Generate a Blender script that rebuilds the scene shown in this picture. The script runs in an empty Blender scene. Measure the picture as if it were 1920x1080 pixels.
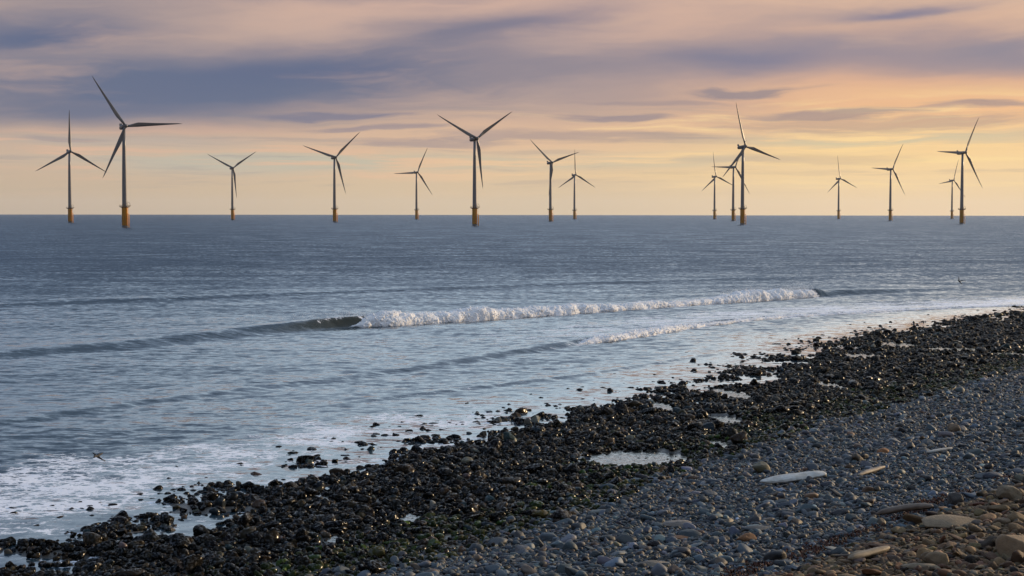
import bpy, bmesh, math, random
import numpy as np
from mathutils import Matrix, Vector

RNG = np.random.default_rng(11)
random.seed(5)
SC = bpy.context.scene
COL = SC.collection
RAD = math.radians

# ------------------------------------------------------------------ camera
F_PX = 3045.0                      # focal length in pixels of the 1920 wide photograph
CAM_H = 12.5
EARTH_R = 7.4e6                    # earth radius with standard refraction
cam_data = bpy.data.cameras.new('camera')
cam_data.sensor_width = 36.0
cam_data.lens = F_PX / 1920 * 36.0
cam_data.clip_start = 1.0
cam_data.clip_end = 60000
cam = bpy.data.objects.new('camera', cam_data)
COL.objects.link(cam)
CAM_M = Matrix.Translation((0, 0, CAM_H)) @ Matrix.Rotation(RAD(90 - 2.68), 4, 'X') @ Matrix.Rotation(RAD(0.075), 4, 'Z')
cam.matrix_world = CAM_M
SC.camera = cam
CR = np.array(CAM_M.to_3x3())


def ray(px, py):
    d = CR @ np.array([(px - 960) / F_PX, (540 - py) / F_PX, -1.0])
    return d / math.hypot(d[0], d[1])      # unit horizontal length


def project(p):
    q = (np.asarray(p) - np.array([0, 0, CAM_H])) @ CR
    z = -q[..., 2]
    return 960 + F_PX * q[..., 0] / z, 540 - F_PX * q[..., 1] / z, z


def at_level(px, py, z):
    d = ray(px, py)
    t = (z - CAM_H) / d[2]
    return np.array([d[0] * t, d[1] * t])


# ------------------------------------------------------------------ numpy noise
def _hash(ix, iy, iz, seed):
    h = (ix * 374761393 + iy * 668265263 + iz * 2147483647 + seed * 1274126177) & 0xFFFFFFFF
    h = ((h ^ (h >> 13)) * 1274126177) & 0xFFFFFFFF
    h = h ^ (h >> 16)
    return (h & 0xFFFF) / 65535.0


def vnoise(p, seed=0):
    """value noise in 0..1 of points (N,2) or (N,3)"""
    p = np.asarray(p, dtype=np.float64)
    if p.shape[-1] == 2:
        p = np.concatenate([p, np.zeros(p.shape[:-1] + (1,))], -1)
    i = np.floor(p).astype(np.int64)
    f = p - i
    u = f * f * (3 - 2 * f)
    out = 0
    for dx in (0, 1):
        wx = u[..., 0] if dx else 1 - u[..., 0]
        for dy in (0, 1):
            wy = u[..., 1] if dy else 1 - u[..., 1]
            for dz in (0, 1):
                wz = u[..., 2] if dz else 1 - u[..., 2]
                out = out + wx * wy * wz * _hash(i[..., 0] + dx, i[..., 1] + dy, i[..., 2] + dz, seed)
    return out


def fbm(p, seed=0, octaves=4, gain=0.5):
    p = np.asarray(p, dtype=np.float64)
    a, s, tot = 1.0, 0.0, 0.0
    for k in range(octaves):
        s = s + a * vnoise(p * 2 ** k + 17.3 * k, seed + k)
        tot += a
        a *= gain
    return s / tot


def sstep(a, b, x):
    t = np.clip((x - a) / (b - a), 0, 1)
    return t * t * (3 - 2 * t)


# ------------------------------------------------------------------ curves on the ground
def signed(P, L):
    """distance of points P to polyline L (positive on its right hand side) and arc length of the nearest point"""
    P = np.asarray(P, float).reshape(-1, 2)
    best = np.full(len(P), 1e18)
    sgn = np.ones(len(P))
    arc = np.zeros(len(P))
    s0 = 0.0
    n = len(L) - 1
    for k in range(n):
        a, b = L[k], L[k + 1]
        d = b - a
        ln = math.hypot(*d)
        r = P - a
        t = (r @ d) / (ln * ln)
        tc = np.clip(t, 0 if k else -1e9, 1 if k < n - 1 else 1e9)
        q = r - tc[:, None] * d
        dist = (q * q).sum(1)
        m = dist < best
        cr = d[0] * r[:, 1] - d[1] * r[:, 0]
        best[m] = dist[m]
        sgn[m] = np.where(cr[m] > 0, -1.0, 1.0)
        arc[m] = s0 + tc[m] * ln
        s0 += ln
    return np.sqrt(best) * sgn, arc


def smooth_line(pts, n=3):
    p = np.array(pts, float)
    for _ in range(n):                       # Chaikin
        q = 0.75 * p[:-1] + 0.25 * p[1:]
        r = 0.25 * p[:-1] + 0.75 * p[1:]
        m = np.empty((2 * len(q), 2))
        m[0::2], m[1::2] = q, r
        p = np.vstack([p[:1], m, p[-1:]])
    return p


SHORE = smooth_line([(-60, -40), (-34, 36)] + [at_level(x, y, 0.05) for x, y in
        [(0, 1022), (250, 955), (480, 880), (700, 838), (960, 783), (1200, 742), (1400, 683), (1600, 627), (1920, 579)]] + [(150, 330), (330, 620)], 2)
BANK = smooth_line([(-45, -30), (-22, 30)] + [at_level(x, y, 0.45) for x, y in
        [(620, 1082), (845, 1034), (1022, 980), (1200, 904), (1400, 834), (1600, 772), (1920, 692)]] + [(110, 235), (300, 540)], 2)

POOLS = []          # centre x, y, half length, half depth, rotation, level


def pool(px0, px1, py, half_depth, level, rot=0.12):
    a, b = at_level(px0, py, level), at_level(px1, py, level)
    c = (a + b) / 2
    half_depth *= 1.05 if py > 700 else 0.62
    POOLS.append((c[0], c[1] - 0.35 * half_depth, abs(b[0] - a[0]) / 2 * 1.15, half_depth, rot, level + 0.04))


pool(1105, 1290, 857, 2.5, 0.20, 0.10)
pool(1325, 1385, 833, 1.9, 0.27, 0.2)
pool(1330, 1385, 785, 2.0, 0.18, 0.1)
pool(1350, 1395, 738, 2.6, 0.10, 0.2)
pool(1225, 1262, 762, 2.2, 0.06, 0.2)
pool(1655, 1715, 646, 3.6, 0.20, 0.1)
pool(1735, 1850, 655, 3.6, 0.24, 0.1)
pool(1860, 1930, 664, 3.4, 0.28, 0.1)
pool(1770, 1800, 640, 3.0, 0.18, 0.1)
pool(1590, 1640, 667, 3.0, 0.18, 0.1)
pool(590, 640, 935, 0.8, 0.06, 0.2)
pool(760, 795, 972, 0.9, 0.2, 0.2)
pool(615, 650, 1012, 0.8, 0.25, 0.2)
pool(1540, 1570, 722, 2.2, 0.22, 0.1)


def pool_r(P, pl):
    cx, cy, rx, ry, rot, lv = pl
    d = P - np.array([cx, cy])
    c, s = math.cos(rot), math.sin(rot)
    u = (d[:, 0] * c + d[:, 1] * s) / rx
    v = (-d[:, 0] * s + d[:, 1] * c) / ry
    return np.sqrt(u * u + v * v)


def base_height(P):
    P = np.asarray(P, float).reshape(-1, 2)
    ds, _ = signed(P, SHORE)
    db, _ = signed(P, BANK)
    t = np.clip(ds / np.maximum(ds - db, 0.1), 0, 1)
    shelf = 0.44 * t ** 1.25 - 0.10 * np.exp(-np.maximum(ds, 0) / 3.0)
    z = np.where(ds < 0, np.maximum(0.028 * ds - 0.10, -3.0), shelf)
    z = np.where(db > 0, 0.44 + 0.115 * db, z)
    z = z + (fbm(P / 3.1, 3, 3) - 0.5) * 0.26 * sstep(-3, 2, ds) * (1 - 0.4 * sstep(0, 3, db))
    z = z - 0.16 * sstep(0.50, 0.40, fbm(P / 2.6, 55, 3)) * sstep(-4, -1, ds) * sstep(8.0, 4.5, ds)
    return np.minimum(z, 4.2), ds, db


TAN = None


def height(P):
    P = np.asarray(P, float).reshape(-1, 2)
    z, ds, db = base_height(P)
    for pl in POOLS:
        r = pool_r(P, pl) * (0.8 + 0.4 * fbm(P / 0.9, 9, 2))
        z = z + (pl[5] - 0.14 - z) * (1 - sstep(0.8, 1.12, r))
    if TAN is not None:
        dt, _ = signed(P, TAN)
        z = z + 0.22 * sstep(-0.3, 1.2, dt)
    return z


def at(px, py):
    """where the line of sight through a photograph pixel meets the beach"""
    d = ray(px, py)
    t = np.arange(25, 400, 0.1)
    P = np.stack([d[0] * t, d[1] * t], 1)
    hit = np.nonzero(CAM_H + d[2] * t <= np.maximum(height(P), 0))[0]
    k = hit[0] if len(hit) else len(t) - 1
    return P[k]


TAN = np.array([at(x, y) for x, y in [(1430, 1090), (1560, 1052), (1640, 1012), (1700, 988), (1850, 932), (1935, 905)]])
TAN = smooth_line(np.vstack([TAN[0] + (TAN[0] - TAN[1]) * 4, TAN, TAN[-1] + (TAN[-1] - TAN[-2]) * 8]), 2)


# ------------------------------------------------------------------ object helpers
def mesh_np(name, V, Fc, smooth=True):
    me = bpy.data.meshes.new(name)
    V = np.ascontiguousarray(V, dtype=np.float32)
    Fc = np.ascontiguousarray(Fc, dtype=np.int32)
    k = Fc.shape[1]
    me.vertices.add(len(V))
    me.vertices.foreach_set('co', V.ravel())
    me.loops.add(Fc.size)
    me.loops.foreach_set('vertex_index', Fc.ravel())
    me.polygons.add(len(Fc))
    me.polygons.foreach_set('loop_start', np.arange(0, Fc.size, k, dtype=np.int32))
    if smooth:
        me.polygons.foreach_set('use_smooth', np.ones(len(Fc), dtype=bool))
    me.update(calc_edges=True)
    return me


def col_attr(me, name, C):
    a = me.attributes.new(name, 'FLOAT_COLOR', 'POINT')
    C = np.asarray(C, np.float32)
    if C.shape[1] == 3:
        C = np.concatenate([C, np.ones((len(C), 1), np.float32)], 1)
    a.data.foreach_set('color', np.ascontiguousarray(C).ravel())


def val_attr(me, name, v):
    a = me.attributes.new(name, 'FLOAT', 'POINT')
    a.data.foreach_set('value', np.ascontiguousarray(v, dtype=np.float32))


def link(name, me, mat=None, parent=None):
    o = bpy.data.objects.new(name, me)
    COL.objects.link(o)
    if mat is not None and not me.materials:
        me.materials.append(mat)
    if parent is not None:
        o.parent = parent
    return o


def tag(o, label=None, cat=None, group=None, kind=None):
    if label:
        o['label'] = label
    if cat:
        o['category'] = cat
    if group:
        o['group'] = group
    if kind:
        o['kind'] = kind
    return o


def bm_mesh(name, bm, smooth=True):
    me = bpy.data.meshes.new(name)
    bmesh.ops.recalc_face_normals(bm, faces=bm.faces)
    bm.to_mesh(me)
    bm.free()
    if smooth:
        for p in me.polygons:
            p.use_smooth = True
    return me


# ------------------------------------------------------------------ node helpers
class NT:
    def __init__(self, tree):
        self.t = tree
        self.t.nodes.clear()

    def n(self, typ, **kw):
        nd = self.t.nodes.new(typ)
        for k, v in kw.items():
            setattr(nd, k, v)
        return nd

    def l(self, a, b):
        self.t.links.new(a, b)

    def put(self, sock, v):
        if isinstance(v, bpy.types.NodeSocket):
            self.l(v, sock)
        else:
            sock.default_value = v

    def m(self, op, a, b=None, c=None, clamp=False):
        nd = self.n('ShaderNodeMath', operation=op, use_clamp=clamp)
        for i, v in enumerate((a, b, c)):
            if v is not None:
                self.put(nd.inputs[i], v)
        return nd.outputs[0]

    def v(self, op, a, b=None):
        nd = self.n('ShaderNodeVectorMath', operation=op)
        self.put(nd.inputs[0], a)
        if b is not None:
            self.put(nd.inputs[3] if op == 'SCALE' else nd.inputs[1], b)
        return nd.outputs['Value'] if op in ('LENGTH', 'DOT_PRODUCT', 'DISTANCE') else nd.outputs[0]

    def xyz(self, x, y, z):
        nd = self.n('ShaderNodeCombineXYZ')
        for i, q in enumerate((x, y, z)):
            self.put(nd.inputs[i], q)
        return nd.outputs[0]

    def sep(self, v):
        nd = self.n('ShaderNodeSeparateXYZ')
        self.put(nd.inputs[0], v)
        return nd.outputs

    def mix(self, f, a, b, blend='MIX', clamp=True):
        nd = self.n('ShaderNodeMix', data_type='RGBA', blend_type=blend, clamp_factor=clamp)
        self.put(nd.inputs[0], f)
        for s, q in ((nd.inputs[6], a), (nd.inputs[7], b)):
            self.put(s, q if isinstance(q, bpy.types.NodeSocket) else tuple(q) + (1,) if len(q) == 3 else q)
        return nd.outputs[2]

    def noise(self, vec, scale, detail=4, rough=0.5, dist=0.0, out='Fac', lac=2.0):
        nd = self.n('ShaderNodeTexNoise')
        self.put(nd.inputs['Vector'], vec)
        nd.inputs['Scale'].default_value = scale
        nd.inputs['Detail'].default_value = detail
        nd.inputs['Roughness'].default_value = rough
        nd.inputs['Lacunarity'].default_value = lac
        nd.inputs['Distortion'].default_value = dist
        return nd.outputs[out]

    def ss(self, x, a, b):
        nd = self.n('ShaderNodeMapRange', interpolation_type='SMOOTHSTEP')
        self.put(nd.inputs[0], x)
        self.put(nd.inputs[1], a)
        self.put(nd.inputs[2], b)
        return nd.outputs[0]

    def ramp(self, f, stops):
        nd = self.n('ShaderNodeValToRGB')
        els = nd.color_ramp.elements
        while len(els) < len(stops):
            els.new(0.5)
        for e, (p, c) in zip(els, stops):
            e.position = p
            e.color = tuple(c) + (1,)
        self.put(nd.inputs[0], f)
        return nd.outputs[0]

    def attr(self, name, out='Color'):
        return self.n('ShaderNodeAttribute', attribute_name=name).outputs[out]

    def principled(self, **kw):
        nd = self.n('ShaderNodeBsdfPrincipled')
        for k, v in kw.items():
            self.put(nd.inputs[k.replace('_', ' ')], v)
        return nd

    def out(self, s):
        o = self.n('ShaderNodeOutputMaterial')
        self.l(s, o.inputs[0])


def material(name):
    m = bpy.data.materials.new(name)
    m.use_nodes = True
    return m, NT(m.node_tree)


def s2l(c):
    return tuple((v / 255 / 12.92) if v <= 10 else ((v / 255 + 0.055) / 1.055) ** 2.4 for v in c)


def rgba(c):
    return tuple(c) + (1.0,)


# ------------------------------------------------------------------ sky
SUN_AZ, SUN_EL = 57.0, 11.0
SUN_DIR = Vector((math.sin(RAD(SUN_AZ)) * math.cos(RAD(SUN_EL)), math.cos(RAD(SUN_AZ)) * math.cos(RAD(SUN_EL)), math.sin(RAD(SUN_EL))))


def build_world():
    w = bpy.data.worlds.new('World')
    SC.world = w
    w.use_nodes = True
    N = NT(w.node_tree)
    d = N.v('NORMALIZE', N.n('ShaderNodeTexCoord').outputs['Generated'])
    X, Y, Z = N.sep(d)
    az = N.m('DEGREES', N.m('ARCTAN2', X, Y))
    el = N.m('DEGREES', N.m('ARCSINE', Z))
    K = 53.0
    # drifting, streaked turbulence: stretched along the horizon
    pv = N.xyz(N.m('MULTIPLY', az, 0.16), N.m('MULTIPLY', el, 0.75), 0.0)
    warp = N.noise(pv, 1.0, 4, 0.5, out='Color')
    wx, wy, _ = N.sep(N.v('SUBTRACT', warp, (0.5, 0.5, 0.5)))
    hi = N.ss(el, 1.0, 5.0)
    azw = N.m('ADD', az, N.m('MULTIPLY', wx, 5.5))
    elw = N.m('ADD', el, N.m('MULTIPLY', wy, N.m('MULTIPLY_ADD', hi, 0.85, 0.45)))
    fine = N.noise(N.xyz(N.m('MULTIPLY', azw, 0.12), N.m('MULTIPLY', elw, 2.6), 3.0), 1.0, 6, 0.62)
    soft = N.noise(N.xyz(N.m('MULTIPLY', azw, 0.075), N.m('MULTIPLY', N.m('SUBTRACT', elw, N.m('MULTIPLY', az, 0.06)), 0.55), 9.0), 1.0, 6, 0.6)

    wisp = N.noise(N.xyz(N.m('MULTIPLY', azw, 0.42), N.m('MULTIPLY', elw, 6.0), 5.0), 1.0, 7, 0.66)
    e01 = N.m('DIVIDE', el, 10.0, clamp=True)
    left = N.ramp(e01, [(0.0, s2l((190, 171, 148))), (0.08, s2l((196, 175, 150))), (0.19, s2l((205, 178, 154))), (0.29, s2l((200, 174, 154))),
                        (0.45, s2l((184, 162, 154))), (0.7, s2l((196, 170, 156))), (1.0, s2l((178, 152, 156)))])
    right = N.ramp(e01, [(0.0, s2l((238, 208, 166))), (0.09, s2l((241, 210, 164))), (0.18, s2l((248, 212, 157))), (0.25, s2l((250, 205, 149))),
                         (0.38, s2l((238, 186, 142))), (0.52, s2l((226, 178, 148))), (0.75, s2l((222, 186, 160))), (1.0, s2l((196, 172, 160)))])
    mid = N.ramp(e01, [(0.0, s2l((212, 190, 158))), (0.09, s2l((217, 192, 158))), (0.18, s2l((226, 192, 156))), (0.28, s2l((224, 186, 154))),
                       (0.4, s2l((202, 172, 155))), (0.55, s2l((204, 174, 160))), (0.75, s2l((214, 178, 160))), (1.0, s2l((188, 164, 160)))])
    c = N.mix(N.ss(az, -19.0, 1.0), left, mid)
    c = N.mix(N.ss(az, 0.0, 14.0), c, right)

    def blob(px, py, rx, ry, rot=0.0, edge=1.0):
        a0 = math.degrees(math.atan((px - 960) / F_PX))
        e0 = (397.5 - py) / K
        dx = N.m('SUBTRACT', azw, a0)
        dy = N.m('SUBTRACT', elw, e0)
        cs, sn = math.cos(RAD(rot)), math.sin(RAD(rot))
        u = N.m('MULTIPLY', N.m('ADD', N.m('MULTIPLY', dx, cs), N.m('MULTIPLY', dy, sn)), K / rx)
        v = N.m('MULTIPLY', N.m('SUBTRACT', N.m('MULTIPLY', dy, cs), N.m('MULTIPLY', dx, sn)), K / ry)
        r2 = N.m('ADD', N.m('MULTIPLY', u, u), N.m('MULTIPLY', v, v))
        return N.m('EXPONENT', N.m('MULTIPLY', r2, -edge))

    # pale teal gaps of clear sky low down, pinkish fine streaks beside them
    streak = N.ss(fine, 0.46, 0.62)
    for px, py, rx, ry, wgt, colr in [(1650, 263, 330, 16, 0.75, (196, 192, 166)), (480, 308, 330, 20, 0.7, (182, 184, 172)), (900, 305, 420, 16, 0.6, (196, 190, 166)),
                                      (1250, 300, 200, 14, 0.4, (206, 194, 166)), (250, 270, 260, 12, 0.5, (180, 174, 166))]:
        c = N.mix(N.m('MULTIPLY', N.m('MULTIPLY', blob(px, py, rx, ry), N.m('SUBTRACT', 1.15, streak)), wgt, clamp=True), c, s2l(colr))
    low = N.m('MULTIPLY', N.ss(el, 0.4, 1.3), N.m('SUBTRACT', 1.0, N.ss(el, 3.2, 4.6)))
    glow = N.ss(fine, 0.5, 0.68)
    c = N.mix(N.m('MULTIPLY', N.m('MULTIPLY', low, glow), 0.75), c, N.mix(N.ss(az, -10.0, 12.0), s2l((224, 184, 156)), s2l((255, 222, 160))))
    c = N.mix(N.m('MULTIPLY', N.m('MULTIPLY', low, N.m('SUBTRACT', 1.0, N.ss(fine, 0.34, 0.47))), 0.42), c, N.mix(N.ss(az, -8.0, 12.0), s2l((160, 152, 150)), s2l((196, 172, 148))))
    for px, py, rx, ry, wgt in [(1600, 288, 330, 20, 0.4), (1250, 330, 420, 10, 0.3), (1850, 180, 200, 14, 0.35), (600, 250, 300, 9, 0.25)]:
        c = N.mix(N.m('MULTIPLY', N.m('MULTIPLY', blob(px, py, rx, ry), N.m('MULTIPLY_ADD', wisp, 1.5, 0.1, clamp=True)), wgt), c, N.mix(N.ss(az, -8.0, 8.0), s2l((232, 194, 162)), s2l((255, 220, 152))))
    # dark lavender and slate cloud banks
    dark = N.mix(N.ss(az, -4.0, 12.0), s2l((103, 113, 138)), s2l((147, 139, 150)))
    banks = [(300, 168, 580, 60, 0, 0.95), (120, 212, 340, 26, 0, 0.65), (60, 12, 260, 30, 0, 0.5), (620, 140, 340, 46, 2, 0.7), (880, 68, 320, 36, 7, 0.6), (80, 80, 230, 34, 4, 0.85),
             (520, -6, 420, 13, 0, 0.5), (1430, 106, 330, 36, 2, 0.85), (1860, 104, 300, 44, 0, 0.85), (1690, 34, 170, 14, 3, 0.75), (1060, 150, 260, 44, 0, 0.35)]
    tex = N.m('MULTIPLY_ADD', soft, 2.0, -0.15, clamp=True)
    for q, (px, py, rx, ry, rot, wgt) in enumerate(banks):
        f = N.m('MULTIPLY', N.m('MULTIPLY', blob(px, py, rx, ry, rot), N.m('MULTIPLY_ADD', tex, 0.3 if q < 2 else 0.6, 0.95 if q < 2 else 0.6)), wgt, clamp=True)
        c = N.mix(f, c, dark)
    core = N.mix(N.ss(az, -4.0, 12.0), s2l((86, 101, 135)), s2l((120, 120, 148)))
    for px, py, rx, ry, rot, wgt in [(620, 132, 250, 30, 3, 0.55), (980, 50, 190, 22, 9, 0.45), (60, 82, 190, 26, 2, 0.5), (1420, 112, 170, 20, 0, 0.45), (1690, 34, 110, 9, 3, 0.55)]:
        c = N.mix(N.m('MULTIPLY', blob(px, py, rx, ry, rot), wgt), c, core)
    # thin crisp streaks below the banks
    strk = N.mix(N.ss(az, -4.0, 12.0), s2l((130, 127, 143)), s2l((152, 138, 140)))
    for px, py, rx, ry, rot, wgt in [(640, 219, 150, 7, 1, 0.95), (700, 243, 130, 5, 0, 0.6), (1420, 173, 130, 8, 1, 0.85), (1150, 220, 110, 6, 0, 0.7),
                                     (1560, 214, 170, 8, 1, 0.7), (1830, 207, 130, 6, 0, 0.7), (1650, 236, 330, 14, 0, 0.45), (1080, 256, 330, 11, 0, 0.5),
                                     (800, 270, 200, 8, 0, 0.5), (1250, 190, 140, 5, 0, 0.4), (1500, 300, 300, 10, 0, 0.25), (160, 268, 110, 5, -1, 0.35)]:
        f = N.m('MULTIPLY', N.ss(N.m('MULTIPLY', blob(px, py, rx, ry * 1.25, rot, 1.0), N.m('MULTIPLY_ADD', wisp, 1.9, 0.05)), 0.22, 0.85), wgt, clamp=True)
        c = N.mix(f, c, strk)
    # broad soft modulation
    c = N.mix(N.m('MULTIPLY', N.m('MULTIPLY', hi, N.ss(soft, 0.45, 0.75)), 0.38), c, dark)
    c = N.mix(N.m('MULTIPLY', N.m('MULTIPLY', hi, N.m('SUBTRACT', 1.0, N.ss(soft, 0.28, 0.5))), 0.45), c, N.mix(N.ss(az, -10.0, 10.0), s2l((206, 174, 156)), s2l((228, 192, 162))))

    # above the part of the sky in the picture: unseen deck brightened and blued to light sea and foam, with clear openings
    sky = N.n('ShaderNodeTexSky', sky_type='NISHITA', sun_disc=False, sun_elevation=RAD(SUN_EL), sun_rotation=RAD(SUN_AZ), altitude=5, air_density=1.0, dust_density=1.5, ozone_density=1.5)
    clear = N.v('SCALE', sky.outputs[0], 0.09)
    lowdeck = N.mix(N.ss(az, -30.0, 4.0), (0.34, 0.45, 0.66), (1.14, 1.40, 1.62))
    lowdeck = N.mix(N.ss(az, 0.0, 22.0), lowdeck, (2.2, 2.05, 1.82))
    lowdeck = N.mix(N.ss(N.m('ABSOLUTE', az), 50.0, 120.0), lowdeck, (0.25, 0.29, 0.38))
    deck = N.mix(N.ss(el, 10.0, 27.0), lowdeck, N.mix(N.ss(az, -45.0, 35.0), (0.39, 0.54, 0.83), (0.76, 0.91, 1.14)))
    gap = N.noise(N.v('SCALE', d, 2.2), 1.0, 5, 0.6)
    up = N.mix(N.m('MULTIPLY_ADD', N.ss(gap, 0.5, 0.7), 0.5, 0.12), deck, clear)
    c = N.mix(N.ss(el, 7.6, 8.5), c, up)
    # veiled brightness round the low sun, outside the frame
    sd = N.v('DOT_PRODUCT', d, tuple(SUN_DIR))
    halo = N.m('POWER', N.m('MAXIMUM', sd, 0.0), 150.0)
    c = N.mix(1.0, c, N.mix(halo, (0, 0, 0), (1.6, 1.05, 0.55)), blend='ADD')
    # below the horizon
    c = N.mix(N.ss(el, -0.6, -3.0), c, (0.05, 0.06, 0.08))
    bg = N.n('ShaderNodeBackground')
    N.l(c, bg.inputs[0])
    bg.inputs[1].default_value = SKY_GAIN
    o = N.n('ShaderNodeOutputWorld')
    N.l(bg.outputs[0], o.inputs[0])
    w.cycles.sampling_method = 'MANUAL'
    w.cycles.sample_map_resolution = 512


SKY_GAIN = 1.0
build_world()
sun_d = bpy.data.lights.new('sun', 'SUN')
sun_d.energy = 5.0
sun_d.angle = RAD(1.2)
sun_d.color = (1.0, 0.72, 0.42)
sun = bpy.data.objects.new('sun', sun_d)
COL.objects.link(sun)
sun.rotation_euler = SUN_DIR.to_track_quat('Z', 'Y').to_euler()


# ------------------------------------------------------------------ waves
def line_px(pts, ext=True):
    return smooth_line([at_level(x, y, 0.0) for x, y in pts], 3)


MAIN = line_px([(-420, 715), (-150, 689), (0, 674), (300, 650), (500, 628), (620, 615), (690, 612), (850, 602), (1000, 592), (1150, 583), (1300, 572), (1420, 563), (1530, 556), (1730, 546), (1960, 540), (2400, 532)])
INNER = line_px([(-300, 835), (0, 800), (200, 770), (450, 737), (700, 709), (960, 668), (1060, 652), (1110, 643), (1200, 632), (1300, 614), (1400, 602), (1500, 594), (1700, 583), (1920, 573), (2300, 560)])
SWELL = line_px([(-400, 590), (0, 577), (300, 565), (700, 549), (1200, 530), (1900, 515), (2400, 508)])
LAP = line_px([(560, 770), (700, 752), (900, 728), (1080, 708), (1180, 692), (1300, 672), (1420, 655)])


def arc_at(L, px, py):
    p = at_level(px, py, 0.0)
    return signed(p[None], L)[1][0]


A_MAIN0, A_CURL, A_BREAK, A_END, A_TAIL = [arc_at(MAIN, *q) for q in [(-150, 689), (600, 617), (690, 612), (1530, 556), (1760, 545)]]
A_IN0, A_IN1, A_IN2 = [arc_at(INNER, *q) for q in [(1040, 655), (1110, 643), (2000, 570)]]


def wave_profile(w, front, back):
    """height 0..1 against distance w seaward of the foot of the face"""
    f = sstep(-0.2, front, w)
    return np.where(w < front, f, np.exp(-np.maximum(w - front, 0) / back))


def main_height(arc):
    h = 0.26 + 0.40 * sstep(A_MAIN0, A_CURL, arc) + 0.48 * sstep(A_CURL - 9, A_BREAK, arc)
    h = h * (1 - 0.36 * sstep(A_BREAK + 12, A_BREAK + 45, arc) + 0.52 * sstep(A_END - 30, A_END - 8, arc))
    return h * (1 - 0.5 * sstep(A_END - 1, A_END + 5, arc)) * (1 - sstep(A_END + 4, A_TAIL + 18, arc))


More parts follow.
